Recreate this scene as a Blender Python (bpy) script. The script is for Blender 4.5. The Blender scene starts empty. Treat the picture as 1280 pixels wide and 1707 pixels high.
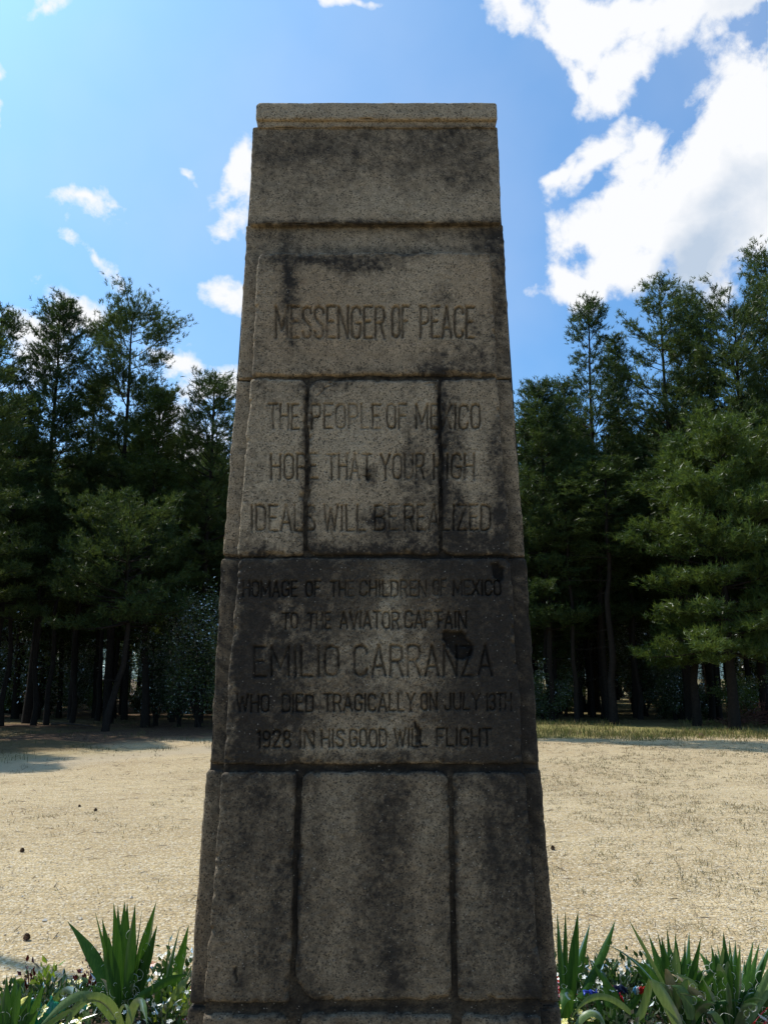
import bpy, math, random
import numpy as np

# ------------------------------------------------------------------ camera, world, sun, exposure
SC = bpy.context.scene
COL = SC.collection
PITCH = math.radians(11.3)
CAMZ = 1.6
F = 1381.0                                   # focal length in photograph pixels (1280 x 1707)
SUN_AZ, SUN_EL = math.radians(-60), math.radians(57)

cd = bpy.data.cameras.new('camera'); cam = bpy.data.objects.new('camera', cd); COL.objects.link(cam)
cam.location = (0, 0, CAMZ); cam.rotation_euler = (math.pi/2 + PITCH, 0, 0)
cd.sensor_fit = 'VERTICAL'; cd.sensor_height = 34.6; cd.lens = 34.6*F/1707
cd.clip_start = .05; cd.clip_end = 3000
SC.camera = cam
SC.view_settings.view_transform = 'Standard'; SC.view_settings.look = 'None'
SC.view_settings.gamma = 1; SC.view_settings.use_curve_mapping = False
SC.view_settings.exposure = 0.0
SC.render.engine = 'CYCLES'
SC.cycles.max_bounces = 8; SC.cycles.diffuse_bounces = 4; SC.cycles.transmission_bounces = 4
SC.cycles.use_denoising = True

sd = bpy.data.lights.new('sun', 'SUN'); sun = bpy.data.objects.new('sun', sd); COL.objects.link(sun)
sd.energy = 5.0; sd.angle = math.radians(.53); sd.color = (1, .945, .86)
sun.rotation_euler = (math.pi/2 - SUN_EL, 0, math.pi - SUN_AZ)

def ray(px, py):
    x = (np.asarray(px, float)-640)/F; v = (853.5-np.asarray(py, float))/F
    return x, math.cos(PITCH)-math.sin(PITCH)*v, math.sin(PITCH)+math.cos(PITCH)*v
def at(px, py, Y):                            # point of a vertical plane at distance Y
    x, y, z = ray(px, py); return np.array([x/y*Y, Y, CAMZ+z/y*Y])
def on_ground(px, py):
    x, y, z = ray(px, py); t = -CAMZ/z; return np.array([x*t, y*t, 0.0])
def on_plane(px, py, y0, k=.045):             # leaning plane y = y0 + k (z - 1.6)
    x, y, z = ray(px, py); t = y0/(y-k*z); return np.stack([x*t, y*t, CAMZ+z*t], -1)
def proj(P):
    X, Y, Z = P[..., 0], P[..., 1], P[..., 2]-CAMZ
    f = Y*math.cos(PITCH)+Z*math.sin(PITCH); u = -Y*math.sin(PITCH)+Z*math.cos(PITCH)
    return 640+F*X/f, 853.5-F*u/f

# ---- sky
W = bpy.data.worlds.new('World'); SC.world = W; W.use_nodes = True
wt = W.node_tree; wn = wt.nodes; wl = wt.links
for n in list(wn): wn.remove(n)
def N(t, nodes=wn, **kw):
    n = nodes.new(t)
    for k, v in kw.items(): setattr(n, k, v)
    return n
def M_(op, a, b=None, nodes=wn, links=wl, clamp=False, c=None):
    n = nodes.new('ShaderNodeMath'); n.operation = op; n.use_clamp = clamp
    for i, v in enumerate((a, b, c)):
        if v is None: continue
        if isinstance(v, (int, float)): n.inputs[i].default_value = v
        else: links.new(v, n.inputs[i])
    return n.outputs[0]
wo = N('ShaderNodeOutputWorld'); bg = N('ShaderNodeBackground'); bg.inputs[1].default_value = .13
wl.new(bg.outputs[0], wo.inputs[0])
sky = N('ShaderNodeTexSky', sky_type='NISHITA', sun_disc=False, sun_elevation=SUN_EL, sun_rotation=SUN_AZ)
sky.air_density = 1.0; sky.dust_density = 2.2; sky.ozone_density = 2.0
tint = N('ShaderNodeMix', data_type='RGBA', blend_type='MULTIPLY'); tint.inputs['Factor'].default_value = 1
wl.new(sky.outputs[0], tint.inputs['A']); tint.inputs['B'].default_value = (.62, 1.19, 1.56, 1)
tc = N('ShaderNodeTexCoord'); sep = N('ShaderNodeSeparateXYZ'); wl.new(tc.outputs['Generated'], sep.inputs[0])
az = M_('ARCTAN2', sep.outputs[0], sep.outputs[1]); el = M_('ARCSINE', sep.outputs[2])
def azel(px, py):
    x, y, z = ray(px, py); l = math.sqrt(x*x+y*y+z*z); return math.atan2(x, y), math.asin(z/l)
def noise(scale, det, rough, seed=0.0, dist=0.0):
    n = N('ShaderNodeTexNoise'); n.noise_dimensions = '4D'; n.inputs['W'].default_value = seed
    n.inputs['Scale'].default_value = scale; n.inputs['Detail'].default_value = det; n.inputs['Roughness'].default_value = rough
    n.inputs['Distortion'].default_value = dist; wl.new(tc.outputs['Generated'], n.inputs['Vector']); return n
warp = noise(9, 4, .6, 3.1); cmb = N('ShaderNodeCombineXYZ'); wl.new(az, cmb.inputs[0]); wl.new(el, cmb.inputs[1])
wv = N('ShaderNodeVectorMath', operation='MULTIPLY_ADD'); wl.new(warp.outputs['Color'], wv.inputs[0])
wv.inputs[1].default_value = (.12, .10, 0); wl.new(cmb.outputs[0], wv.inputs[2])
wv2 = N('ShaderNodeVectorMath', operation='SUBTRACT'); wl.new(wv.outputs[0], wv2.inputs[0]); wv2.inputs[1].default_value = (.06, .05, 0)
def blob(px, py, rx, ry, ang=0, w=1.0, src=None):
    a0, e0 = azel(px, py); a1, _ = azel(px+5, py); _, e1 = azel(px, py-5)
    sx, sy = (a1-a0)/5, (e1-e0)/5
    mp = N('ShaderNodeMapping', vector_type='TEXTURE'); wl.new((src or wv2).outputs[0], mp.inputs[0])
    mp.inputs['Location'].default_value = (a0, e0, 0); mp.inputs['Rotation'].default_value = (0, 0, math.radians(ang))
    mp.inputs['Scale'].default_value = (rx*sx, ry*sy, 1)
    ln = N('ShaderNodeVectorMath', operation='LENGTH'); wl.new(mp.outputs[0], ln.inputs[0])
    return M_('MULTIPLY_ADD', ln.outputs['Value'], -w, c=w)
def vmax(vals):
    r = vals[0]
    for v in vals[1:]: r = M_('MAXIMUM', r, v)
    return r
thick = vmax([blob(*b) for b in [
    # the large cloud on the right
    (1225, 250, 220, 165, 35), (1100, 350, 165, 130, 20), (985, 365, 60, 55, 0, .8), (1050, 440, 110, 70, 0), (1180, 400, 130, 100, 30), (990, 480, 85, 46, -10), (1030, 360, 85, 80, 40),
    (1000, 250, 100, 34, 22, .9), (1290, 330, 110, 150, 0), (1060, 300, 80, 70, 40), (930, 278, 55, 18, 20, .7),
    # the cloud in the upper right corner
    (1070, 245, 70, 55, 20), (1120, 30, 190, 62, 0, .85), (960, 50, 110, 65, -30, .9), (1040, 110, 120, 50, 25, .9), (1240, 0, 120, 60, 20), (870, 30, 90, 40, -30, .6), (970, 140, 60, 26, -50, .6),
    # small ones on the left
    (395, 300, 62, 34, 45, .52), (385, 370, 50, 24, 30, .34), (305, 285, 24, 16, -20, .7), (140, 325, 50, 22, -12, .45), (375, 495, 55, 22, -25, .45),
    (140, 535, 75, 38, -15, .8), (40, 548, 50, 26, 0, .6), (290, 605, 55, 24, -10, .6), (380, 640, 60, 30, 0, .6), (575, 0, 60, 14, 0, .7),
    (-10, 180, 26, 95, 0, .8), (165, 420, 36, 10, -40, .22), (80, 20, 60, 20, 30, .3), (320, 770, 120, 60, 0, .6), (60, 600, 60, 60, 0, .6)]])
fb = noise(11, 9, .62, 1.7, .3)
fine = noise(34, 6, .6, 5.5, .2)
d0 = M_('MULTIPLY_ADD', fb.outputs[0], 2.6, c=-1.22)
d1 = M_('MULTIPLY_ADD', fine.outputs[0], 1.1, c=-.55)
dd = M_('ADD', M_('ADD', thick, d0), d1)
# thin veil in the upper left + loose clouds elsewhere in the sky
oth = M_('MULTIPLY_ADD', noise(3.2, 8, .6, 9.3).outputs[0], 6.0, c=-3.6)
outx = M_('MULTIPLY', M_('SUBTRACT', M_('ABSOLUTE', az), .56), 5, clamp=True)
outy = M_('MULTIPLY', M_('SUBTRACT', el, .72), 5, clamp=True)
oth = M_('SUBTRACT', oth, M_('MULTIPLY', M_('SUBTRACT', 1.0, M_('MAXIMUM', outx, outy)), 6))
dd = M_('MAXIMUM', dd, oth)
mr = N('ShaderNodeMapRange', interpolation_type='SMOOTHSTEP'); wl.new(dd, mr.inputs[0])
mr.inputs[1].default_value = -.08; mr.inputs[2].default_value = .56
veil = M_('MULTIPLY', M_('MULTIPLY_ADD', noise(2.2, 5, .55, 12).outputs[0], 1.6, c=-.50, clamp=True), .38)
alpha = M_('MAXIMUM', mr.outputs[0], veil)
shade = M_('MULTIPLY', M_('ADD', vmax([blob(1165, 420, 150, 75, 30), blob(1200, 330, 110, 50, 20, .6), blob(1240, 20, 90, 40, 0, .3)]), M_('MULTIPLY_ADD', fb.outputs[0], 1.3, c=-.62)), 1.3, clamp=True)
cc = N('ShaderNodeMix', data_type='RGBA'); wl.new(shade, cc.inputs['Factor'])
cc.inputs['A'].default_value = (7.5, 7.6, 7.8, 1); cc.inputs['B'].default_value = (4.1, 4.9, 6.0, 1)
mx = N('ShaderNodeMix', data_type='RGBA'); wl.new(alpha, mx.inputs['Factor'])
wl.new(tint.outputs['Result'], mx.inputs['A']); wl.new(cc.outputs['Result'], mx.inputs['B'])
wl.new(mx.outputs['Result'], bg.inputs[0])

# ------------------------------------------------------------------ numpy helpers
rng = np.random.default_rng(7); random.seed(7)
def _h(ix, iy, iz, s):
    n = (ix.astype(np.int64)*73856093) ^ (iy.astype(np.int64)*19349663) ^ (iz.astype(np.int64)*83492791) ^ (s*2654435761 % 2147483647)
    n = (n ^ (n >> 13))*1274126177 & 0x7fffffff
    n = (n ^ (n >> 16))*668265263 & 0x7fffffff
    return ((n ^ (n >> 15)) & 0xfffff)/1048575.0
def vnoise(P, scale, s=0):                     # value noise 0..1
    Q = P*scale+1000.5; I = np.floor(Q); f = Q-I; f = f*f*(3-2*f); I = I.astype(np.int64)
    out = 0
    for a in (0, 1):
        for b in (0, 1):
            for c in (0, 1):
                w = (f[..., 0] if a else 1-f[..., 0])*(f[..., 1] if b else 1-f[..., 1])*(f[..., 2] if c else 1-f[..., 2])
                out = out+w*_h(I[..., 0]+a, I[..., 1]+b, I[..., 2]+c, s)
    return out
def fbm(P, scale, octs=4, s=0, gain=.5):
    r, a, t = 0, 1, 0
    for o in range(octs):
        r = r+a*vnoise(P, scale*2**o, s+o*17); t += a; a *= gain
    return r/t
def sstep(a, b, x):
    t = np.clip((x-a)/(b-a), 0, 1); return t*t*(3-2*t)
def add_mesh(name, V, faces, mat=None, parent=None, smooth=False, color=None, loc=None):
    """faces: an int array (n,3)/(n,4) or list of such arrays"""
    if not isinstance(faces, list): faces = [faces]
    faces = [np.asarray(f, np.int32) for f in faces if len(f)]
    me = bpy.data.meshes.new(name); V = np.asarray(V, np.float32)
    me.vertices.add(len(V)); me.vertices.foreach_set('co', V.ravel())
    nl = sum(f.size for f in faces); nf = sum(len(f) for f in faces)
    me.loops.add(nl); me.polygons.add(nf)
    me.loops.foreach_set('vertex_index', np.concatenate([f.ravel() for f in faces]))
    tot = np.concatenate([np.full(len(f), f.shape[1], np.int32) for f in faces])
    me.polygons.foreach_set('loop_start', np.concatenate([[0], np.cumsum(tot)[:-1]]).astype(np.int32))
    me.polygons.foreach_set('loop_total', tot)
    me.polygons.foreach_set('use_smooth', np.full(nf, smooth))
    if color is not None:
        at_ = me.color_attributes.new('tone', 'FLOAT_COLOR', 'POINT')
        c = np.ones((len(V), 4), np.float32); c[:, :color.shape[1]] = color; at_.data.foreach_set('color', c.ravel())
    me.update(calc_edges=True)
    if mat: me.materials.append(mat)
    o = bpy.data.objects.new(name, me); COL.objects.link(o)
    if parent: o.parent = parent
    if loc is not None: o.location = loc
    return o
def tag(o, label=None, cat=None, group=None, kind=None):
    if label: o['label'] = label
    if cat: o['category'] = cat
    if group: o['group'] = group
    if kind: o['kind'] = kind
    return o
def thing(name, label, cat, loc=(0, 0, 0), group=None, rz=0, kind=None):
    o = bpy.data.objects.new(name, None); COL.objects.link(o); o.location = loc; o.rotation_euler = (0, 0, rz)
    o.empty_display_size = .2
    return tag(o, label, cat, group, kind)
def copy_tree(o, parent=None):
    c = o.copy(); COL.objects.link(c)
    if parent: c.parent = parent
    for ch in list(o.children): copy_tree(ch, c)
    return c
def grid_faces(n, m):
    i = np.arange(n*m).reshape(n, m)
    return np.stack([i[:-1, :-1], i[:-1, 1:], i[1:, 1:], i[1:, :-1]], -1).reshape(-1, 4)
class Soup:                                    # collects vertex / face arrays
    def __init__(s): s.V = []; s.Fq = []; s.Ft = []; s.n = 0; s.C = []
    def add(s, V, f, c=None):
        V = np.asarray(V, float).reshape(-1, 3); f = np.asarray(f)
        (s.Fq if f.shape[-1] == 4 else s.Ft).append(f.reshape(-1, f.shape[-1])+s.n); s.V.append(V); s.n += len(V)
        if c is not None: s.C.append(np.broadcast_to(np.asarray(c, float), (len(V), 3)))
    def build(s, name, mat, parent=None, smooth=False, loc=None):
        fs = []
        if s.Fq: fs.append(np.concatenate(s.Fq))
        if s.Ft: fs.append(np.concatenate(s.Ft))
        return add_mesh(name, np.concatenate(s.V), fs, mat, parent, smooth, np.concatenate(s.C) if s.C else None, loc)
def tube(P, R, sides=6, cap=True):
    P = np.asarray(P, float); R = np.broadcast_to(np.asarray(R, float), (len(P),))
    T = np.gradient(P, axis=0); T /= np.linalg.norm(T, axis=1, keepdims=True)+1e-9
    up = np.array([0, 0, 1.]) if abs(T[0, 2]) < .9 else np.array([1., 0, 0])
    A = np.cross(T, up); A /= np.linalg.norm(A, axis=1, keepdims=True)+1e-9; B = np.cross(T, A)
    a = np.linspace(0, 2*np.pi, sides, endpoint=False)
    V = P[:, None]+R[:, None, None]*(np.cos(a)[None, :, None]*A[:, None]+np.sin(a)[None, :, None]*B[:, None])
    i = np.arange(len(P)*sides).reshape(len(P), sides); j = np.roll(i, -1, 1)
    f = np.stack([i[:-1], j[:-1], j[1:], i[1:]], -1).reshape(-1, 4)
    return V.reshape(-1, 3), f
def unit(v): return v/(np.linalg.norm(v, axis=-1, keepdims=True)+1e-9)

# ------------------------------------------------------------------ materials
def mat(name):
    m = bpy.data.materials.new(name); m.use_nodes = True
    nt = m.node_tree; b = nt.nodes['Principled BSDF']; return m, nt, b
def plain(name, col, rough=.8, var=.15, scale=20, spec=.3, sheen=0):
    m, nt, b = mat(name); n = nt.nodes.new('ShaderNodeTexNoise'); n.inputs['Scale'].default_value = scale; n.inputs['Detail'].default_value = 5
    t = nt.nodes.new('ShaderNodeTexCoord'); nt.links.new(t.outputs['Object'], n.inputs['Vector'])
    r = nt.nodes.new('ShaderNodeMix'); r.data_type = 'RGBA'; nt.links.new(n.outputs[0], r.inputs['Factor'])
    r.inputs['A'].default_value = tuple(c*(1-2*var) for c in col)+(1,); r.inputs['B'].default_value = tuple(min(1, c*(1+2*var)) for c in col)+(1,)
    nt.links.new(r.outputs['Result'], b.inputs['Base Color']); b.inputs['Roughness'].default_value = rough
    b.inputs['Specular IOR Level'].default_value = spec; return m
def foliage_mat(name, c1, c2, trans=.35, scale=1.5, gloss=.25, rough=.45, stretch=None):
    """two greens mixed by noise over the plant and by a per-object random, partly translucent"""
    m = bpy.data.materials.new(name); m.use_nodes = True; nt = m.node_tree; nd = nt.nodes; lk = nt.links
    for n in list(nd): nd.remove(n)
    out = nd.new('ShaderNodeOutputMaterial'); tcx = nd.new('ShaderNodeTexCoord')
    n1 = nd.new('ShaderNodeTexNoise'); n1.inputs['Scale'].default_value = scale; n1.inputs['Detail'].default_value = 6; n1.inputs['Roughness'].default_value = .7
    mpx = nd.new('ShaderNodeMapping'); mpx.inputs['Scale'].default_value = stretch or (1, 1, 1); lk.new(tcx.outputs['Object'], mpx.inputs[0]); lk.new(mpx.outputs[0], n1.inputs['Vector'])
    oi = nd.new('ShaderNodeObjectInfo')
    f = M_('ADD', M_('MULTIPLY_ADD', n1.outputs[0], 3.2, nodes=nd, links=lk, c=-1.35), M_('MULTIPLY', oi.outputs['Random'], .5, nodes=nd, links=lk), nodes=nd, links=lk, clamp=True)
    mxx = nd.new('ShaderNodeMix'); mxx.data_type = 'RGBA'; lk.new(f, mxx.inputs['Factor'])
    mxx.inputs['A'].default_value = (*c1, 1); mxx.inputs['B'].default_value = (*c2, 1)
    d = nd.new('ShaderNodeBsdfDiffuse'); t = nd.new('ShaderNodeBsdfTranslucent'); g = nd.new('ShaderNodeBsdfGlossy'); g.inputs['Roughness'].default_value = rough
    lk.new(mxx.outputs['Result'], d.inputs[0])
    tm = nd.new('ShaderNodeMix'); tm.data_type = 'RGBA'; tm.blend_type = 'MULTIPLY'; tm.inputs['Factor'].default_value = 1
    lk.new(mxx.outputs['Result'], tm.inputs['A']); tm.inputs['B'].default_value = (1.4, 1.3, .6, 1); lk.new(tm.outputs['Result'], t.inputs[0])
    s1 = nd.new('ShaderNodeMixShader'); s1.inputs[0].default_value = trans; lk.new(d.outputs[0], s1.inputs[1]); lk.new(t.outputs[0], s1.inputs[2])
    fr = nd.new('ShaderNodeFresnel'); fr.inputs[0].default_value = 1.4
    s2 = nd.new('ShaderNodeMixShader'); lk.new(M_('MULTIPLY', fr.outputs[0], gloss*2, nodes=nd, links=lk, clamp=True), s2.inputs[0])
    lk.new(s1.outputs[0], s2.inputs[1]); lk.new(g.outputs[0], s2.inputs[2]); g.inputs[0].default_value = (.9, .9, .9, 1)
    lk.new(s2.outputs[0], out.inputs[0]); return m

def stone_mat(name, bump=1.0):
    m, nt, b = mat(name); nd, lk = nt.nodes, nt.links
    ca = nd.new('ShaderNodeVertexColor'); ca.layer_name = 'tone'; t = nd.new('ShaderNodeTexCoord')
    def tex(kind, sc, **kw):
        n = nd.new(kind); n.inputs['Scale'].default_value = sc; lk.new(t.outputs['Object'], n.inputs['Vector'])
        for k, v in kw.items(): n.inputs[k].default_value = v
        return n
    g = tex('ShaderNodeTexNoise', 210, Detail=4, Roughness=.75)
    g2 = tex('ShaderNodeTexNoise', 38, Detail=5, Roughness=.7)
    grain = M_('MULTIPLY_ADD', g.outputs[0], 2.6, nodes=nd, links=lk, c=-.32)
    grain = M_('MULTIPLY', grain, M_('MULTIPLY_ADD', g2.outputs[0], 1.1, nodes=nd, links=lk, c=.45), nodes=nd, links=lk)
    def dots(sc, thr, rad):
        v = tex('ShaderNodeTexVoronoi', sc); sepc = nd.new('ShaderNodeSeparateColor'); lk.new(v.outputs['Color'], sepc.inputs[0])
        on = M_('GREATER_THAN', sepc.outputs[0], thr, nodes=nd, links=lk)
        r = M_('MULTIPLY', sepc.outputs[1], rad, nodes=nd, links=lk)
        mr_ = nd.new('ShaderNodeMapRange'); lk.new(M_('SUBTRACT', r, v.outputs['Distance'], nodes=nd, links=lk), mr_.inputs[0]); mr_.inputs[1].default_value = 0; mr_.inputs[2].default_value = .12
        return M_('MULTIPLY', on, mr_.outputs[0], nodes=nd, links=lk)
    pits = M_('MAXIMUM', dots(230, .60, .75), dots(110, .90, .42), nodes=nd, links=lk)
    chips = dots(240, .97, .6)
    mul = nd.new('ShaderNodeMix'); mul.data_type = 'RGBA'; mul.blend_type = 'MULTIPLY'; mul.inputs['Factor'].default_value = 1
    lk.new(ca.outputs[0], mul.inputs['A']); lk.new(grain, mul.inputs['B'])
    m2 = nd.new('ShaderNodeMix'); m2.data_type = 'RGBA'; lk.new(M_('MULTIPLY', pits, .75, nodes=nd, links=lk), m2.inputs['Factor']); lk.new(mul.outputs['Result'], m2.inputs['A']); m2.inputs['B'].default_value = (.02, .017, .014, 1)
    m3 = nd.new('ShaderNodeMix'); m3.data_type = 'RGBA'; lk.new(M_('MULTIPLY', chips, .45, nodes=nd, links=lk), m3.inputs['Factor']); lk.new(m2.outputs['Result'], m3.inputs['A']); m3.inputs['B'].default_value = (.42, .38, .32, 1)
    lk.new(m3.outputs['Result'], b.inputs['Base Color']); b.inputs['Roughness'].default_value = .92; b.inputs['Specular IOR Level'].default_value = .25
    hgt = M_('SUBTRACT', M_('ADD', M_('MULTIPLY', g.outputs[0], .5, nodes=nd, links=lk), M_('MULTIPLY', g2.outputs[0], 1.2, nodes=nd, links=lk), nodes=nd, links=lk), M_('MULTIPLY', pits, .8, nodes=nd, links=lk), nodes=nd, links=lk)
    bp = nd.new('ShaderNodeBump'); bp.inputs['Strength'].default_value = .8*bump; bp.inputs['Distance'].default_value = .0035; lk.new(hgt, bp.inputs['Height']); lk.new(bp.outputs[0], b.inputs['Normal'])
    return m
STONE = stone_mat('weathered_cast_stone')

# ------------------------------------------------------------------ stains of the monument (where the lichen and soot sit, plus shade painted under the top stone), in panel coordinates
DARK = [  # cx, cy, rx, ry, strength
    (475, 255, 70, 45, .62), (610, 262, 90, 42, .42), (745, 245, 70, 60, .55), (700, 225, 130, 20, .3), (490, 330, 60, 25, .3), (780, 300, 35, 30, .35),
    (630, 373, 235, 6, .9), (560, 384, 150, 6, .25), (745, 392, 60, 10, .4), (815, 400, 28, 22, .8), (455, 395, 50, 12, .35), (620, 414, 230, 4, .3),  # first strip darkens the joint under the top stone against bounced light
    (835, 470, 14, 80, .6), (843, 600, 12, 90, .45),
    (482, 470, 13, 60, .78), (520, 432, 70, 10, .7), (600, 436, 60, 13, .75), (578, 448, 12, 20, .7), (660, 425, 70, 7, .5), (450, 440, 18, 14, .4), (486, 560, 12, 60, .35),
    (745, 495, 16, 14, .4), (728, 618, 24, 16, .8), (790, 600, 60, 22, .4), (640, 620, 160, 7, .35), (805, 560, 28, 40, .3), (430, 590, 14, 40, .3),
    (736, 690, 8, 60, .85), (738, 800, 10, 90, .95), (757, 700, 16, 60, .45), (765, 790, 16, 60, .5), (765, 880, 22, 45, .8), (720, 900, 30, 30, .5),
    (708, 800, 26, 70, .5), (650, 880, 40, 30, .75), (628, 870, 20, 35, .5), (612, 795, 14, 14, .7), (600, 920, 90, 12, .75), (700, 918, 60, 14, .6), (680, 790, 20, 90, .35),
    (828, 740, 14, 60, .4), (833, 830, 18, 90, .7), (808, 905, 50, 22, .6), (840, 900, 20, 40, .7), (512, 780, 8, 150, .7), (515, 900, 18, 30, .8), (520, 650, 20, 20, .5), (500, 870, 16, 50, .3),
    (555, 640, 40, 8, .5), (650, 630, 130, 5, .7), (445, 660, 30, 20, .2), (420, 800, 25, 60, .22),
    (620, 945, 270, 22, .7), (425, 1010, 26, 90, .95), (415, 1150, 22, 120, .72), (470, 975, 60, 30, .65), (590, 990, 70, 40, .62), (612, 960, 28, 50, .6), (560, 1030, 70, 35, .4),
    (520, 1075, 90, 50, .45), (450, 1120, 50, 60, .6), (430, 1230, 60, 50, .6), (500, 1180, 70, 40, .42), (690, 1000, 20, 50, .8), (740, 990, 55, 60, .6), (800, 1010, 60, 80, .75), (828, 955, 24, 24, .95),
    (765, 1075, 36, 34, .98), (745, 1050, 14, 16, .9), (820, 1120, 60, 120, .72), (780, 1180, 70, 60, .62), (840, 1230, 50, 60, .8), (740, 1245, 60, 30, .5), (610, 1160, 26, 60, .45), (600, 1110, 20, 60, .3), (660, 1265, 190, 8, .3), (690, 1215, 20, 20, .4),
    (620, 1281, 270, 6, .8), (700, 1282, 120, 6, .5),
    (430, 1400, 38, 110, .55), (415, 1320, 45, 40, .32), (440, 1560, 40, 90, .5), (395, 1640, 26, 26, .5), (470, 1480, 16, 160, .45), (497, 1480, 6, 190, .9), (370, 1460, 16, 120, .2),
    (625, 1360, 40, 50, .42), (650, 1350, 22, 90, .4), (650, 1500, 40, 110, .45), (665, 1620, 32, 60, .6), (520, 1450, 16, 150, .3), (600, 1560, 40, 90, .25), (740, 1500, 14, 160, .35),
    (758, 1480, 6, 190, .9), (840, 1390, 45, 90, .62), (860, 1330, 34, 40, .55), (835, 1520, 60, 90, .42), (880, 1500, 18, 160, .5), (800, 1600, 40, 40, .3), (890, 1640, 20, 60, .6),
    (620, 1678, 280, 6, .8), (780, 1650, 22, 30, .6), (520, 1650, 30, 30, .8), (850, 1655, 60, 14, .5), (420, 1672, 90, 9, .5), (880, 1700, 60, 14, .5), (480, 1690, 60, 14, .4),
    (500, 1300, 30, 12, .7), (760, 1300, 26, 14, .8), (330, 1660, 16, 26, .75), (350, 1560, 10, 120, .2), (910, 1690, 26, 60, .7), (905, 1450, 18, 170, .45), (885, 1080, 18, 160, .6), (360, 1120, 16, 150, .45)]
BROWN = [(520, 520, 70, 60, .5), (640, 200, 200, 8, .8), (620, 580, 200, 30, .3), (700, 500, 100, 40, .35), (800, 470, 40, 60, .5), (690, 1120, 30, 40, .5), (700, 1190, 60, 25, .5), (640, 1420, 40, 50, .25), (560, 1170, 40, 40, .25),
         (720, 1040, 36, 60, .4), (360, 1000, 20, 300, .4), (330, 1500, 22, 200, .5), (915, 1500, 20, 200, .4), (700, 1500, 60, 60, .2)]
PALE = [(640, 1050, 70, 90, .6), (660, 985, 25, 40, .55), (730, 1100, 26, 60, .3), (640, 1235, 120, 24, .5), (640, 1190, 90, 30, .3), (560, 740, 60, 70, .35), (450, 800, 45, 100, .35), (690, 680, 60, 40, .2), (790, 760, 20, 60, .35),
        (560, 1330, 50, 40, .45), (720, 1350, 36, 60, .4), (600, 1430, 90, 60, .2), (410, 1300, 60, 14, .35), (800, 1330, 30, 40, .4), (790, 1560, 30, 90, .35), (700, 500, 100, 50, .3), (600, 330, 200, 24, .3), (700, 345, 100, 18, .25), (360, 1400, 14, 100, .25), (560, 1600, 40, 50, .2)]
def gsum(L, px, py, wx, wy):
    r = np.ones_like(px)
    for cx, cy, rx, ry, s in L:
        k = min(70, max(7, min(rx, ry)*1.5)); q = ((px+wx*k-cx)/rx)**2+((py+wy*k*1.2-cy)/ry)**2
        r = r*(1-s*np.exp(-.7*q**1.15))
    return 1-r
def stone_tone(P, extra_dark=0.0):
    px, py = proj(P)
    wob = fbm(P, 9, 4, 3)-.5; wob2 = fbm(P, 9, 4, 55)-.5
    D = gsum(DARK, px, py, wob, wob2); B = gsum(BROWN, px, py, wob, wob2); L = gsum(PALE, px, py, wob, wob2)
    n = fbm(P, 22, 5, 11, .68); n2 = fbm(P*np.array([1, 1, .22]), 16, 4, 31, .6); n3 = fbm(P, 110, 2, 71)
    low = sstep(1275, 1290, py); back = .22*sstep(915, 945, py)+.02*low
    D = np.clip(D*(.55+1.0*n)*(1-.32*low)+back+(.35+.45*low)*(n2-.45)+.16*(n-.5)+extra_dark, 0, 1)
    n4 = fbm(P, 48, 3, 77, .7)
    D = np.clip(D+((n3-.5)*1.5+(n4-.5)*2.6*(1-.55*low)*(1-.45*sstep(380, 365, py)))*np.sqrt(np.clip(D*(1.02-D), 0, 1)), 0, 1)
    L = L*(.4+1.2*n); cop = sstep(213, 206, py); D = D*(1-.6*cop); L = np.clip(L+.5*cop, 0, 1)
    mid = sstep(925, 935, py)*(1-low); D = np.clip(D-mid*.75*L*(.5+n), 0, 1)
    base = np.array([.272, .210, .138]); dark = np.array([.027, .022, .017]); brown = np.array([.27, .185, .108]); pale = np.array([.375, .310, .215])
    c = base*np.ones(P.shape[:-1]+(3,))
    B = np.clip(B*(.5+n), 0, 1)[..., None]; c = c*(1-B)+brown*B
    Lx = np.clip(L*(1-D), 0, 1)[..., None]; c = c*(1-Lx)+pale*Lx
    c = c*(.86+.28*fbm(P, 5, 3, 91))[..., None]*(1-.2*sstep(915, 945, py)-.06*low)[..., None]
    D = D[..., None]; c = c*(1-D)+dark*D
    return c

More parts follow.
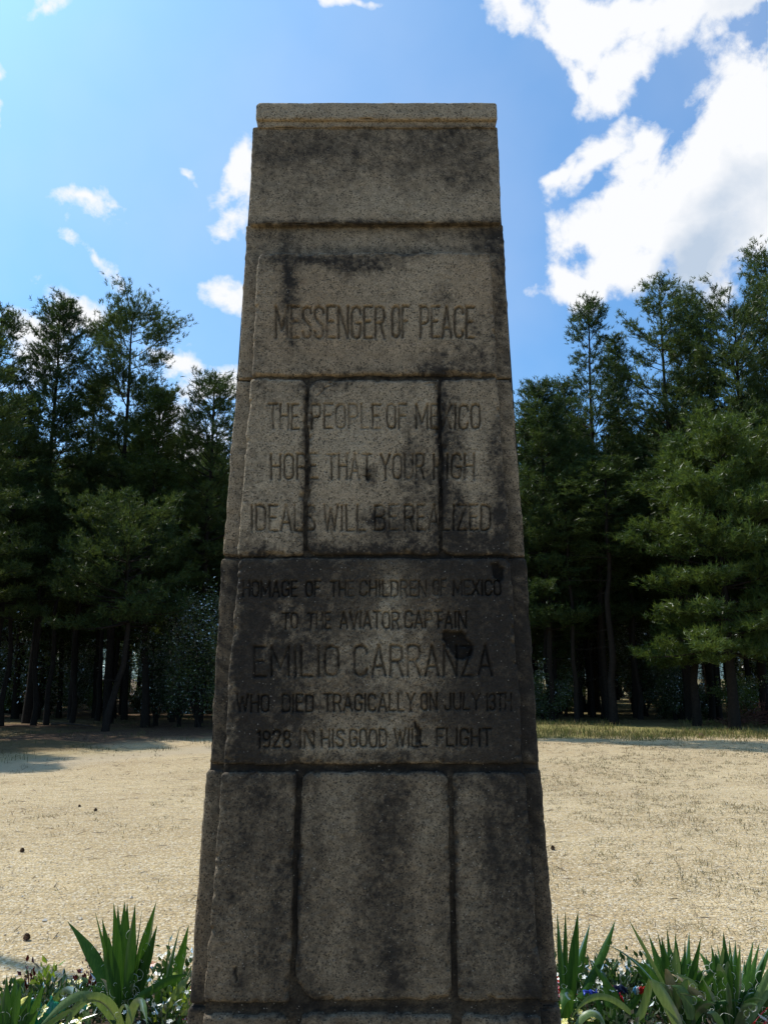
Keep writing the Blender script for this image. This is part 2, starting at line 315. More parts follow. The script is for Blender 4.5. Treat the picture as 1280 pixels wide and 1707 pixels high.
# ------------------------------------------------------------------ carved lettering: strokes in a unit box
A_ = {
 'A': (.44, [[(0, 0), (.22, 1), (.44, 0)], [(.07, .3), (.37, .3)]]),
 'B': (.4, [[(0, 0), (0, 1), (.26, 1), (.36, .92), (.38, .76), (.34, .6), (.24, .54), (0, .54)], [(.24, .54), (.36, .46), (.4, .27), (.36, .08), (.26, 0), (0, 0)]]),
 'C': (.4, [[(.4, .78), (.36, .94), (.2, 1), (.05, .94), (0, .78), (0, .22), (.05, .06), (.2, 0), (.36, .06), (.4, .22)]]),
 'D': (.4, [[(0, 0), (0, 1), (.22, 1), (.36, .93), (.4, .78), (.4, .22), (.36, .07), (.22, 0), (0, 0)]]),
 'E': (.34, [[(.34, 1), (0, 1), (0, 0), (.34, 0)], [(0, .52), (.26, .52)]]),
 'F': (.34, [[(.34, 1), (0, 1), (0, 0)], [(0, .52), (.26, .52)]]),
 'G': (.4, [[(.4, .78), (.36, .94), (.2, 1), (.05, .94), (0, .78), (0, .22), (.05, .06), (.2, 0), (.36, .06), (.4, .22), (.4, .46), (.24, .46)]]),
 'H': (.4, [[(0, 0), (0, 1)], [(.4, 0), (.4, 1)], [(0, .52), (.4, .52)]]),
 'I': (.04, [[(.02, 0), (.02, 1)]]),
 'J': (.34, [[(.34, 1), (.34, .22), (.29, .06), (.17, 0), (.04, .06), (0, .22)]]),
 'L': (.32, [[(0, 1), (0, 0), (.32, 0)]]),
 'M': (.52, [[(0, 0), (0, 1), (.26, .25), (.52, 1), (.52, 0)]]),
 'N': (.42, [[(0, 0), (0, 1), (.42, 0), (.42, 1)]]),
 'O': (.4, [[(.2, 1), (.05, .94), (0, .78), (0, .22), (.05, .06), (.2, 0), (.35, .06), (.4, .22), (.4, .78), (.35, .94), (.2, 1)]]),
 'P': (.38, [[(0, 0), (0, 1), (.24, 1), (.35, .94), (.38, .78), (.38, .68), (.35, .52), (.24, .46), (0, .46)]]),
 'R': (.4, [[(0, 0), (0, 1), (.24, 1), (.35, .94), (.38, .78), (.38, .7), (.35, .55), (.24, .48), (0, .48)], [(.22, .48), (.4, 0)]]),
 'S': (.38, [[(.38, .8), (.34, .94), (.19, 1), (.04, .94), (0, .8), (.04, .64), (.34, .38), (.38, .2), (.34, .06), (.19, 0), (.04, .06), (0, .2)]]),
 'T': (.4, [[(0, 1), (.4, 1)], [(.2, 1), (.2, 0)]]),
 'U': (.4, [[(0, 1), (0, .22), (.05, .06), (.2, 0), (.35, .06), (.4, .22), (.4, 1)]]),
 'V': (.44, [[(0, 1), (.22, 0), (.44, 1)]]),
 'W': (.6, [[(0, 1), (.15, 0), (.3, .85), (.45, 0), (.6, 1)]]),
 'X': (.42, [[(0, 0), (.42, 1)], [(0, 1), (.42, 0)]]),
 'Y': (.44, [[(0, 1), (.22, .5), (.44, 1)], [(.22, .5), (.22, 0)]]),
 'Z': (.38, [[(0, 1), (.38, 1), (0, 0), (.38, 0)]]),
 '1': (.1, [[(.0, .85), (.09, 1), (.09, 0)]]),
 '2': (.36, [[(0, .78), (.05, .94), (.18, 1), (.32, .94), (.36, .78), (.3, .58), (0, 0), (.36, 0)]]),
 '3': (.36, [[(0, .85), (.06, .96), (.18, 1), (.32, .94), (.35, .77), (.3, .58), (.16, .53)], [(.16, .53), (.32, .46), (.36, .25), (.31, .06), (.18, 0), (.05, .05), (0, .17)]]),
 '8': (.36, [[(.18, .53), (.04, .62), (.02, .8), (.06, .95), (.18, 1), (.3, .95), (.34, .8), (.32, .62), (.18, .53), (.03, .42), (0, .22), (.05, .05), (.18, 0), (.31, .05), (.36, .22), (.33, .42), (.18, .53)]]),
 '9': (.36, [[(.36, .72), (.3, .54), (.18, .48), (.05, .54), (0, .7), (0, .8), (.05, .94), (.18, 1), (.31, .94), (.36, .8), (.36, .3), (.3, .06), (.18, 0), (.03, .07)]]),
}
WORDS = [('MESSENGER', 460, 641, 511, 563), ('OF', 654, 681, 511, 562), ('PEACE', 701, 789, 511, 562),
 ('THE', 448, 498, 674, 714), ('PEOPLE', 520, 634, 674, 714), ('OF', 645, 677, 674, 714), ('MEXICO', 694, 800, 674, 714),
 ('HOPE', 452, 529, 757, 798), ('THAT', 546, 618, 757, 798), ('YOUR', 635, 707, 757, 798), ('HIGH', 723, 790, 757, 798),
 ('IDEALS', 419, 525, 842, 884), ('WILL', 540, 608, 842, 884), ('BE', 625, 663, 842, 883), ('REALIZED', 675, 817, 842, 883),
 ('HOMAGE', 405, 495, 969, 994), ('OF', 510, 534, 969, 994), ('THE', 551, 589, 969, 994), ('CHILDREN', 600, 710, 968, 993), ('OF', 722, 743, 967, 992), ('MEXICO', 756, 834, 967, 992),
 ('TO', 471, 496, 1022, 1048), ('THE', 513, 551, 1022, 1048), ('AVIATOR', 567, 665, 1020, 1047), ('CAPTAIN', 675, 777, 1019, 1046),
 ('EMILIO', 424, 564, 1078, 1127), ('CARRANZA', 591, 820, 1076, 1126),
 ('WHO', 395, 448, 1158, 1186), ('DIED', 471, 522, 1158, 1186), ('TRAGICALLY', 540, 691, 1157, 1185), ('ON', 702, 728, 1156, 1184), ('JULY', 741, 800, 1156, 1183), ('13TH', 810, 852, 1156, 1183),
 ('1928', 430, 484, 1218, 1246), ('IN', 500, 523, 1218, 1246), ('HIS', 536, 573, 1217, 1245), ('GOOD', 583, 644, 1216, 1245), ('WILL', 658, 711, 1216, 1244), ('FLIGHT', 728, 818, 1215, 1243)]
def groove(px, py, py0, py1):
    """distance-based groove 0..1 for every vertex (photo coordinates of the panel)"""
    g = np.zeros_like(px); r2 = np.random.default_rng(3)
    for w, x0, x1, y0, y1 in WORDS:
        if y1 < py0 or y0 > py1: continue
        gap = .17; tot = sum(A_[c][0] for c in w)+gap*(len(w)-1); s = (x1-x0)/tot; h = y1-y0; cx = x0
        hw = 2.25 if h < 45 else 2.9
        if h < 30: hw = 2.1
        for c in w:
            ww, strokes = A_[c]; jit = r2.uniform(-.7, .7)
            sel = np.where((px > cx-5) & (px < cx+ww*s+5) & (py > y0-5) & (py < y1+5))
            if len(sel[0]):
                X, Yy = px[sel], py[sel]; best = np.full(X.shape, 99.)
                for st in strokes:
                    for (ax, ay), (bx, by) in zip(st[:-1], st[1:]):
                        a = np.array([cx+ax*s, y1-ay*h+jit]); b = np.array([cx+bx*s, y1-by*h+jit]); ab = b-a; L = ab@ab+1e-9
                        t = np.clip(((X-a[0])*ab[0]+(Yy-a[1])*ab[1])/L, 0, 1)
                        best = np.minimum(best, np.hypot(X-a[0]-t*ab[0], Yy-a[1]-t*ab[1]))
                g[sel] = np.maximum(g[sel], np.clip(1.25*(1-best/hw), 0, 1))
            cx += (ww+gap)*s
    return g
def poly_sdf(px, py, poly):                    # signed distance, positive inside
    poly = np.asarray(poly, float); d = np.full(px.shape, 1e9); ins = np.zeros(px.shape, bool)
    for a, b in zip(poly, np.roll(poly, -1, 0)):
        ab = b-a; t = np.clip(((px-a[0])*ab[0]+(py-a[1])*ab[1])/(ab@ab+1e-9), 0, 1)
        d = np.minimum(d, np.hypot(px-a[0]-t*ab[0], py-a[1]-t*ab[1]))
        c = ((a[1] > py) != (b[1] > py)) & (px < (b[0]-a[0])*(py-a[1])/(b[1]-a[1]+1e-12)+a[0]); ins ^= c
    return np.where(ins, d, -d)
SPALLS = [([(742, 1047), (752, 1050), (768, 1049), (776, 1053), (780, 1062), (789, 1074), (790, 1084), (784, 1097), (774, 1103), (758, 1100), (748, 1088), (742, 1076), (735, 1066), (733, 1056)], .020),
          ([(687, 1194), (697, 1206), (704, 1222), (703, 1240), (692, 1243), (691, 1226)], .012),
          ([(815, 936), (832, 934), (842, 945), (840, 966), (830, 972), (820, 960)], .014),
          ([(730, 1031), (742, 1030), (740, 1037), (732, 1039)], .01), ([(605, 792), (618, 790), (620, 800), (610, 804)], .008), ([(388, 1612), (398, 1610), (399, 1636), (390, 1638)], .006)]
CRACKS = [[(676, 315), (679, 330), (677, 350), (682, 370)], [(775, 380), (790, 392), (812, 398), (830, 402)], [(776, 283), (782, 292), (784, 303)], [(552, 880), (556, 905), (560, 925)], [(560, 640), (545, 646), (530, 660)]]

PROUD_Y = 2.75; SHAFT_Y = 2.80; KL = .045
NRM = np.array([0, -1, KL]); NRM = NRM/np.linalg.norm(NRM)
def quad_metric(q, y0):
    c = [on_plane(x, y, y0) for x, y in q]; return np.array(c)     # TL TR BR BL
def relief_block(name, q, y0, parent, res=.003, rad=(.012,)*4, edge=.013, back=.06, rough=.0012, letters=True, dark=0.0, wob=.006, floor=None):
    """a stone of the facing: a relief sheet whose rim rounds over and drops back into the core"""
    C = quad_metric(q, y0); TL, TR, BR, BL = C
    wd = np.linalg.norm(TR-TL)*.5+np.linalg.norm(BR-BL)*.5; hg = np.linalg.norm(TL-BL)*.5+np.linalg.norm(TR-BR)*.5
    ex = .012; nx = int((wd+2*ex)/res)+1; ny = int((hg+2*ex)/res)+1
    s = np.linspace(-ex/wd, 1+ex/wd, nx); t = np.linspace(-ex/hg, 1+ex/hg, ny); S, T = np.meshgrid(s, t)   # t: 0 bottom, 1 top
    P = (BL*(1-S)[..., None]+BR*S[..., None])*(1-T)[..., None]+(TL*(1-S)[..., None]+TR*S[..., None])*T[..., None]
    x = S*wd; y = T*hg
    x = x+(fbm(P, 22, 3, 5)-.5)*2*wob+(vnoise(P, 9, 8)-.5)*wob; y = y+(fbm(P, 22, 3, 6)-.5)*2*wob
    rTL, rTR, rBR, rBL = rad
    r = np.where(T > .5, np.where(S < .5, rTL, rTR), np.where(S < .5, rBL, rBR))
    dx = np.minimum(x, wd-x); dy = np.minimum(y, hg-y)
    cx, cy = r-dx, r-dy
    d = np.where((cx > 0) & (cy > 0), r-np.hypot(np.maximum(cx, 0), np.maximum(cy, 0)), np.minimum(dx, dy))
    e = np.clip(edge-d, 0, edge); h = -(edge-np.sqrt(np.maximum(edge**2-e**2, 0)))*.8
    chip = fbm(P, 30, 3, 41); h = h-np.clip(chip-.58, 0, 1)*.10*sstep(.02, 0, d)
    h = h+(fbm(P, 45, 3, 21)-.5)*2*rough+(fbm(P, 7, 2, 22)-.5)*.004+(vnoise(P, 190, 23)-.5)*rough*1.2
    px, py = proj(P); dk = np.full(px.shape, float(dark))
    if letters:
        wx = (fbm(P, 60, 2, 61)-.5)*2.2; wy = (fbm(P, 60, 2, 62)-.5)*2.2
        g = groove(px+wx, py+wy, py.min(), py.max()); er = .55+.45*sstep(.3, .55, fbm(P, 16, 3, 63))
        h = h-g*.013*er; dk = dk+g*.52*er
    for poly, dep in SPALLS:
        pp = np.array(poly); 
        if pp[:, 1].max() < py.min()-5 or pp[:, 1].min() > py.max()+5: continue
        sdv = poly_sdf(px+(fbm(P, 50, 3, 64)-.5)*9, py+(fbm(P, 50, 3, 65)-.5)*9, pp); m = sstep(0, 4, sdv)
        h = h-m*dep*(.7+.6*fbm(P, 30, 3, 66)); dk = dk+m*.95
    for cr in CRACKS:
        cr = np.array(cr, float)
        if cr[:, 1].max() < py.min()-5 or cr[:, 1].min() > py.max()+5: continue
        wx = px+(fbm(P, 40, 3, 67)-.5)*10
        best = np.full(px.shape, 99.)
        for a, b in zip(cr[:-1], cr[1:]):
            ab = b-a; tt = np.clip(((wx-a[0])*ab[0]+(py-a[1])*ab[1])/(ab@ab), 0, 1); best = np.minimum(best, np.hypot(wx-a[0]-tt*ab[0], py-a[1]-tt*ab[1]))
        g = np.clip(1-best/1.8, 0, 1); h = h-g*.005; dk = dk+g*.6
    if floor is None:
        h = np.where(d < 0, -back, h)
    Pw = P+NRM*h[..., None]
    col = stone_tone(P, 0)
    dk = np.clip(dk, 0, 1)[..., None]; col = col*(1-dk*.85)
    return add_mesh(name, Pw.reshape(-1, 3), grid_faces(ny, nx)[:, ::1], STONE, parent, True, col.reshape(-1, 3))
def rough_box(name, q, y0, depth, parent, res=.014, r=.014, amp=.004, taper=KL, tone_dark=0.0, bottom=None, seed=0, front_res=None):
    """a block of the shaft: closed box with rounded, chipped edges; q = front corners TL TR BR BL in photo pixels"""
    C = quad_metric(q, y0)
    if bottom is not None:                     # carry the two side edges straight down to z = bottom
        for i, j in ((3, 0), (2, 1)):
            k = (bottom-C[j][2])/(C[i][2]-C[j][2]); C[i] = C[j]+(C[i]-C[j])*k
    TL, TR, BR, BL = C
    def bk(p): return np.array([p[0], p[1]+depth-2*taper*(p[2]-CAMZ)-0.0, p[2]])
    c8 = {(0, 0, 0): BL, (1, 0, 0): BR, (0, 1, 0): TL, (1, 1, 0): TR}
    for k in list(c8): c8[(k[0], k[1], 1)] = bk(c8[k])
    dim = np.array([np.linalg.norm(BR-BL), np.linalg.norm(TL-BL), depth])
    def axis(L, rr): return np.unique(np.concatenate([np.linspace(0, r*1.2, 4), np.linspace(r*1.2, L-r*1.2, max(2, int(L/rr))), np.linspace(L-r*1.2, L, 4)]))
    ax = [axis(dim[0], res), axis(dim[1], res), axis(dim[2], .05)]
    VV, FF, off = [], [], 0
    for fixed in range(3):
        for side in (0, 1):
            o = [a for a in range(3) if a != fixed]; G = np.meshgrid(ax[o[0]], ax[o[1]], indexing='ij')
            Q = np.zeros(G[0].shape+(3,)); Q[..., o[0]] = G[0]; Q[..., o[1]] = G[1]; Q[..., fixed] = side*dim[fixed]
            f = grid_faces(*G[0].shape); flip = (side == 1) == (fixed != 1)
            FF.append((f if flip else f[:, ::-1])+off); VV.append(Q.reshape(-1, 3)); off += Q.size//3
    Q = np.concatenate(VV); f = np.concatenate(FF)
    key = np.round(Q*1e5).astype(np.int64); _, idx, inv = np.unique(key, axis=0, return_index=True, return_inverse=True)
    Q = Q[idx]; f = inv.reshape(-1)[f]
    inner = np.clip(Q, r, dim-r); n = unit(Q-inner); Q2 = inner+n*r
    a = Q2/dim
    P = 0
    for k, p in c8.items():
        w = (a[:, 0] if k[0] else 1-a[:, 0])*(a[:, 1] if k[1] else 1-a[:, 1])*(a[:, 2] if k[2] else 1-a[:, 2]); P = P+w[:, None]*p
    nw = np.stack([n[:, 0], n[:, 2], n[:, 1]], -1)
    edge = (np.abs(n) < .97).all(1)
    disp = (fbm(P, 18, 4, 100+seed)-.5)*2*amp+(fbm(P, 70, 2, 200+seed)-.5)*amp - np.clip(fbm(P, 26, 3, 300+seed)-.58, 0, 1)*.07*edge
    P = P+nw*disp[:, None]
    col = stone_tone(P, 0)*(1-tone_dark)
    return add_mesh(name, P, f, STONE, parent, True, col)

mon = thing('stone_monument', 'tall tapering weathered stone monument with carved inscription, dark against the sky', 'monument', (0, 0, 0))
C_ = [  # shaft courses
    [(421, 211), (829, 211), (836, 371), (415, 374)],
    [(411, 376), (838, 374), (852, 630), (397, 632)],
    [(395, 635), (852, 633), (875, 928), (371, 927)],
    [(369, 931), (877, 931), (898, 1272), (350, 1274)],
    [(343, 1283), (901, 1283), (933, 1673), (315, 1675)],
    [(313, 1680), (934, 1679), (937, 1710), (311, 1710)]]
shaft0 = rough_box('top_stone', C_[0], 2.775, .80, mon, res=.008, amp=.003, r=.008, seed=1)
for i, q in enumerate(C_[1:], 1):
    rough_box('shaft_stone', q, SHAFT_Y, .86, mon, res=.012 if i > 1 else .010, amp=.005, r=.008 if i < 4 else .012, seed=i*3, bottom=0.0 if i == 5 else None)
# core that closes the joints between the shaft stones
cs = Soup()
for y in (0,):
    qq = quad_metric([(424, 215), (825, 215), (926, 1700), (322, 1700)], SHAFT_Y+.014)
    TL, TR, BR, BL = qq
    for a_, b_ in ((TL, BL), (TR, BR)):
        k = (0-a_[2])/(b_[2]-a_[2]); b_[:] = a_+(b_-a_)*k
    V = [BL, BR, TR, TL]+[np.array([p[0], p[1]+.82-2*KL*(p[2]-CAMZ), p[2]]) for p in (BL, BR, TR, TL)]
    cs.add(V, [[0, 1, 2, 3], [5, 4, 7, 6], [4, 0, 3, 7], [1, 5, 6, 2], [3, 2, 6, 7]])
mort_m = plain('dark_mortar', (.04, .033, .026), .95, .3, 60)
cs.build('core', mort_m, mon)
# coping: slab over a small roll
rough_box('coping', [(427, 170), (828, 170), (829, 199), (426, 199)], 2.755, .84, mon, res=.006, r=.010, amp=.0016, seed=40)
rough_box('coping_moulding', [(428, 198.2), (826, 198.2), (825, 213), (429, 213)], 2.768, .815, mon, res=.006, r=.006, amp=.0022, seed=44)
# facing stones
S_ = dict(parent=mon)
relief_block('inscribed_stone', [(430, 420), (817, 419), (829.5, 625), (418.5, 625)], PROUD_Y, rad=(.035, .012, .01, .01), **S_)
relief_block('inscribed_stone', [(418, 629), (511, 631), (505, 926), (394.5, 926)], PROUD_Y, rad=(.01, .03, .012, .006), **S_)
relief_block('inscribed_stone', [(515.5, 633), (731, 633), (733, 924), (511, 924)], PROUD_Y, rad=(.04, .012, .012, .03), **S_)
relief_block('inscribed_stone', [(735.5, 633), (829, 629), (850, 925), (738, 924)], PROUD_Y, rad=(.012, .01, .008, .03), **S_)
relief_block('inscribed_stone', [(396.5, 929), (851, 930), (872, 1273), (371, 1275)], PROUD_Y, rad=(.02, .03, .01, .01), rough=.0022, **S_)
relief_block('facing_stone', [(368.5, 1287), (493, 1287), (482, 1673), (339.5, 1674)], PROUD_Y, res=.0035, rad=(.01, .012, .01, .01), letters=False, rough=.002, **S_)
relief_block('facing_stone', [(502, 1286), (747, 1286), (754, 1668), (489.5, 1671)], PROUD_Y, res=.0035, rad=(.03, .03, .02, .085), letters=False, rough=.002, **S_)
relief_block('facing_stone', [(754, 1288), (876, 1285), (903, 1667), (763, 1669)], PROUD_Y, res=.0035, rad=(.02, .03, .012, .02), letters=False, rough=.002, **S_)
def down(q):                                   # lower stones carried to the ground
    c = quad_metric(q, PROUD_Y); out = list(q)
    return out
relief_block('facing_stone', [(339, 1692), (480, 1692), (468, 2100), (302, 2100)], PROUD_Y, res=.006, letters=False, rough=.002, **S_)
relief_block('facing_stone', [(500, 1691), (756, 1691), (764, 2100), (482, 2100)], PROUD_Y, res=.006, letters=False, rough=.002, **S_)
relief_block('facing_stone', [(770, 1692), (904, 1692), (937, 2100), (782, 2100)], PROUD_Y, res=.006, letters=False, rough=.002, **S_)
mo = relief_block('mortar', [(421, 623), (827, 623), (933, 2100), (307, 2100)], PROUD_Y+.018, res=.009, letters=False, rough=.0035, dark=.62, edge=.004, wob=.002, back=.05, rad=(.004,)*4, **S_)
base = rough_box('foundation_step', [(270, 2060), (975, 2060), (990, 2110), (255, 2110)], PROUD_Y-.10, 1.1, mon, res=.03, r=.02, amp=.004, taper=.0, bottom=0.0, seed=77)

# ------------------------------------------------------------------ ground
EA = np.radians([-60, 0, 40, 64.3, 80.4, 95, 106.6, 121.4, 140, 180, 240, 300]); ER = np.array([22, 23, 22.5, 22.4, 20.6, 20.0, 19.3, 16.5, 15, 15.5, 20, 22])
def forest(x, y):                              # metres inside the forest edge, negative in the clearing
    dx, dy = x-1, y-3; th = np.arctan2(dy, dx); th = np.where(th < math.radians(-60), th+2*np.pi, th)
    return np.hypot(dx, dy)-np.interp(th, EA, ER)
def gz(x, y):
    P = np.stack([x, y, np.zeros_like(x)], -1)
    z = (fbm(P, .35, 3, 500)-.5)*.10+(fbm(P, 2.2, 3, 510)-.5)*.030
    near = sstep(2.0, 9.0, np.hypot(x, y-3)); f = forest(x, y)
    z = z*(.25+.75*near)+.18*sstep(-1, 6, f)*(fbm(P, .6, 3, 520)-.3)
    return z
def gz1(x, y): return float(gz(np.array([x], float), np.array([y], float))[0])
ax1 = np.concatenate([-np.geomspace(700, 36, 26), np.linspace(-30, 30, 201), np.geomspace(36, 700, 26)])
ay1 = np.concatenate([-np.geomspace(700, 22, 20), np.linspace(-20, 2.9, 40), np.linspace(3, 40, 190), np.geomspace(40.5, 900, 34)])
GX, GY = np.meshgrid(ax1, ay1); GP = np.stack([GX, GY, np.zeros_like(GX)], -1)
FZ = forest(GX, GY); GP[..., 2] = gz(GX, GY)*sstep(300, 60, np.hypot(GX, GY))
nn = fbm(GP, .55, 4, 530); FZ = FZ+(fbm(GP, .16, 3, 531)-.5)*4*(np.abs(FZ) < 12); right = sstep(1, 4, GX)
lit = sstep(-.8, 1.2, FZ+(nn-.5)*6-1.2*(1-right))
grass = right*sstep(-1.0, .6, FZ+(nn-.5)*4.0)*(1-.6*sstep(3.5, 7, FZ+(nn-.5)*6))+(1-right)*.25*sstep(-2.5, 0, FZ)*(nn > .5)
pale = (1-right)*sstep(-3.2, -1.8, FZ+(nn-.5)*2)*(1-sstep(-1.2, 0, FZ))
m, nt, b = mat('sandy_gravel'); nd, lk = nt.nodes, nt.links
ca = nd.new('ShaderNodeVertexColor'); ca.layer_name = 'tone'; sp = nd.new('ShaderNodeSeparateColor'); lk.new(ca.outputs[0], sp.inputs[0])
tcg = nd.new('ShaderNodeTexCoord')
def gt(kind, sc, vec=None, **kw):
    n = nd.new(kind); n.inputs['Scale'].default_value = sc; lk.new((vec or tcg).outputs[0] if vec else tcg.outputs['Object'], n.inputs['Vector'])
    for k, v in kw.items(): n.inputs[k].default_value = v
    return n
def mixc(f, A, B, blend='MIX'):
    n = nd.new('ShaderNodeMix'); n.data_type = 'RGBA'; n.blend_type = blend
    for key, v in (('Factor', f), ('A', A), ('B', B)):
        if isinstance(v, tuple): n.inputs[key].default_value = v+(1,)
        elif isinstance(v, (int, float)): n.inputs[key].default_value = v
        else: lk.new(v, n.inputs[key])
    return n.outputs['Result']
MM = lambda op, a, b_=None, c=None, clamp=False: M_(op, a, b_, nodes=nd, links=lk, clamp=clamp, c=c)
big = gt('ShaderNodeTexNoise', .5, Detail=5, Roughness=.6); med = gt('ShaderNodeTexNoise', 5, Detail=6, Roughness=.65); fin = gt('ShaderNodeTexNoise', 60, Detail=5, Roughness=.7)
mpn = nd.new('ShaderNodeMapping'); mpn.inputs['Scale'].default_value = (.35, 1.6, 1); mpn.inputs['Rotation'].default_value = (0, 0, .15); lk.new(tcg.outputs['Object'], mpn.inputs[0])
rip = gt('ShaderNodeTexNoise', 7, vec=mpn, Detail=5, Roughness=.7)
vo = gt('ShaderNodeTexVoronoi', 70); vo2 = gt('ShaderNodeTexVoronoi', 26)
sand = mixc(MM('MULTIPLY_ADD', big.outputs[0], 3.4, -1.2, True), (.45, .325, .17), (.61, .465, .26))
sand = mixc(MM('MULTIPLY_ADD', med.outputs[0], 2.4, -.85, True), sand, mixc(.5, sand, (.38, .29, .165)))
sand = mixc(MM('MULTIPLY_ADD', rip.outputs[0], 4.0, -1.85, True), sand, (.33, .25, .14))
sc2 = nd.new('ShaderNodeSeparateColor'); lk.new(vo.outputs['Color'], sc2.inputs[0])
sand = mixc(MM('MULTIPLY', MM('GREATER_THAN', sc2.outputs[0], .80), .55), sand, (.74, .66, .52))
sand = mixc(MM('MULTIPLY', MM('LESS_THAN', sc2.outputs[0], .13), .55), sand, (.20, .15, .10))
sand = mixc(1.0, sand, MM('MULTIPLY_ADD', fin.outputs[0], .9, .55), 'MULTIPLY')
sand = mixc(MM('MULTIPLY', sp.outputs[2], .6), sand, (.46, .38, .27))
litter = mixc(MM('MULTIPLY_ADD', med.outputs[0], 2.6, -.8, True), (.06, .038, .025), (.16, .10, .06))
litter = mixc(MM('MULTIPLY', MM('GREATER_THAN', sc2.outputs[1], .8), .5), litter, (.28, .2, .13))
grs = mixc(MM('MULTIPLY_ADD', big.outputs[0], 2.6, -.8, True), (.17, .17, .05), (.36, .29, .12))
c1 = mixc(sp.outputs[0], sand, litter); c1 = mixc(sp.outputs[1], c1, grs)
lk.new(c1, b.inputs['Base Color']); b.inputs['Roughness'].default_value = .95; b.inputs['Specular IOR Level'].default_value = .15
hh = MM('ADD', MM('MULTIPLY', fin.outputs[0], .6), MM('MULTIPLY', MM('SUBTRACT', 1.0, vo.outputs['Distance']), .5))
hh = MM('ADD', hh, MM('MULTIPLY', MM('SUBTRACT', 1.0, vo2.outputs['Distance']), .5)); hh = MM('ADD', hh, MM('MULTIPLY', rip.outputs[0], 4.5)); lum = gt('ShaderNodeTexNoise', 22, Detail=4, Roughness=.65); hh = MM('ADD', hh, MM('MULTIPLY', lum.outputs[0], 2.2))
bp = nd.new('ShaderNodeBump'); bp.inputs['Strength'].default_value = .9; bp.inputs['Distance'].default_value = .017; lk.new(hh, bp.inputs['Height']); lk.new(bp.outputs[0], b.inputs['Normal'])
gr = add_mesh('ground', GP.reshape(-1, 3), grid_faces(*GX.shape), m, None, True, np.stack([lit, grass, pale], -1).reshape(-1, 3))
tag(gr, 'pale sandy gravel clearing running to the edge of the pine wood', kind='structure')

def strew(n, ymin, ymax, pw=1.0, spread=.62):
    Y = ymin+(ymax-ymin)*rng.random(n)**pw; X = (rng.random(n)*2-1)*spread*Y; return X, Y
# pebbles
X, Y = strew(19000, 4.3, 13, 1.5); keep = ~((np.abs(X) < .85) & (Y < 4.2)); X, Y = X[keep], Y[keep]; n = len(X)
sz = .0028+.0062*rng.random(n)**3; sz[rng.random(n) < .012] *= 2.0
oct_ = np.array([[1, 0, 0], [0, 1, 0], [-1, 0, 0], [0, -1, 0], [0, 0, .7], [0, 0, -.4]])
J = oct_[None]*(.6+.8*rng.random((n, 6, 3)))*sz[:, None, None]; rot = rng.random(n)*6.28; c_, s_ = np.cos(rot)[:, None], np.sin(rot)[:, None]
Jr = np.stack([J[..., 0]*c_-J[..., 1]*s_, J[..., 0]*s_+J[..., 1]*c_, J[..., 2]], -1)
ctr = np.stack([X, Y, gz(X, Y)+sz*.25], -1); Vp = (Jr+ctr[:, None]).reshape(-1, 3)
fo = np.array([[0, 1, 4], [1, 2, 4], [2, 3, 4], [3, 0, 4], [1, 0, 5], [2, 1, 5], [3, 2, 5], [0, 3, 5]])
tones = np.array([[.68, .58, .44], [.55, .43, .29], [.42, .31, .2], [.76, .70, .60], [.26, .2, .14]])[rng.choice(5, n, p=[.3, .3, .18, .14, .08])]
def attr_mat(name, rough=.9):
    m_, nt_, b_ = mat(name); c = nt_.nodes.new('ShaderNodeVertexColor'); c.layer_name = 'tone'
    ns = nt_.nodes.new('ShaderNodeTexNoise'); ns.inputs['Scale'].default_value = 40; mm = nt_.nodes.new('ShaderNodeMix'); mm.data_type = 'RGBA'; mm.blend_type = 'MULTIPLY'; mm.inputs['Factor'].default_value = .5
    nt_.links.new(c.outputs[0], mm.inputs['A']); nt_.links.new(ns.outputs[0], mm.inputs['B']); nt_.links.new(mm.outputs['Result'], b_.inputs['Base Color']); b_.inputs['Roughness'].default_value = rough; b_.inputs['Specular IOR Level'].default_value = .2
    return m_
ATT = attr_mat('mixed_tone')
pb = add_mesh('gravel', Vp, (fo[None]+np.arange(n)[:, None, None]*6).reshape(-1, 3), ATT, None, False, np.repeat(tones, 6, 0))
tag(pb, 'loose small pebbles strewn over the sandy clearing', kind='stuff')
n = 900; X, Y = strew(n, 4.8, 22, .8); a = rng.random(n)*6.28; L = rng.uniform(.02, .09, n)*(.6+Y/14); d = np.stack([np.cos(a), np.sin(a), rng.normal(0, .12, n)], -1)*L[:, None]; c = np.stack([X, Y, gz(X, Y)+.006], -1)
w = np.stack([-np.sin(a), np.cos(a), 0*a], -1)*(.0018+.00022*Y)[:, None]; u3 = np.array([0, 0, .005])
Vt = np.stack([c-d-w, c-d+w, c+d*.9+w*.5, c+d, c+d*.9-w*.5, c+u3, c-d+u3], 1).reshape(-1, 3); i = np.arange(n)[:, None]*7
tw = add_mesh('twigs', Vt, [np.concatenate([i+np.array([[0, 1, 5]]), i+np.array([[1, 2, 5]]), i+np.array([[2, 3, 5]]), i+np.array([[3, 4, 5]]), i+np.array([[4, 0, 5]])])], ATT, None, False, np.repeat(np.array([[.16, .11, .07], [.10, .075, .05], [.30, .22, .13]])[rng.choice(3, n)], 7, 0))
tag(tw, 'small twigs and needles scattered over the gravel', kind='stuff')
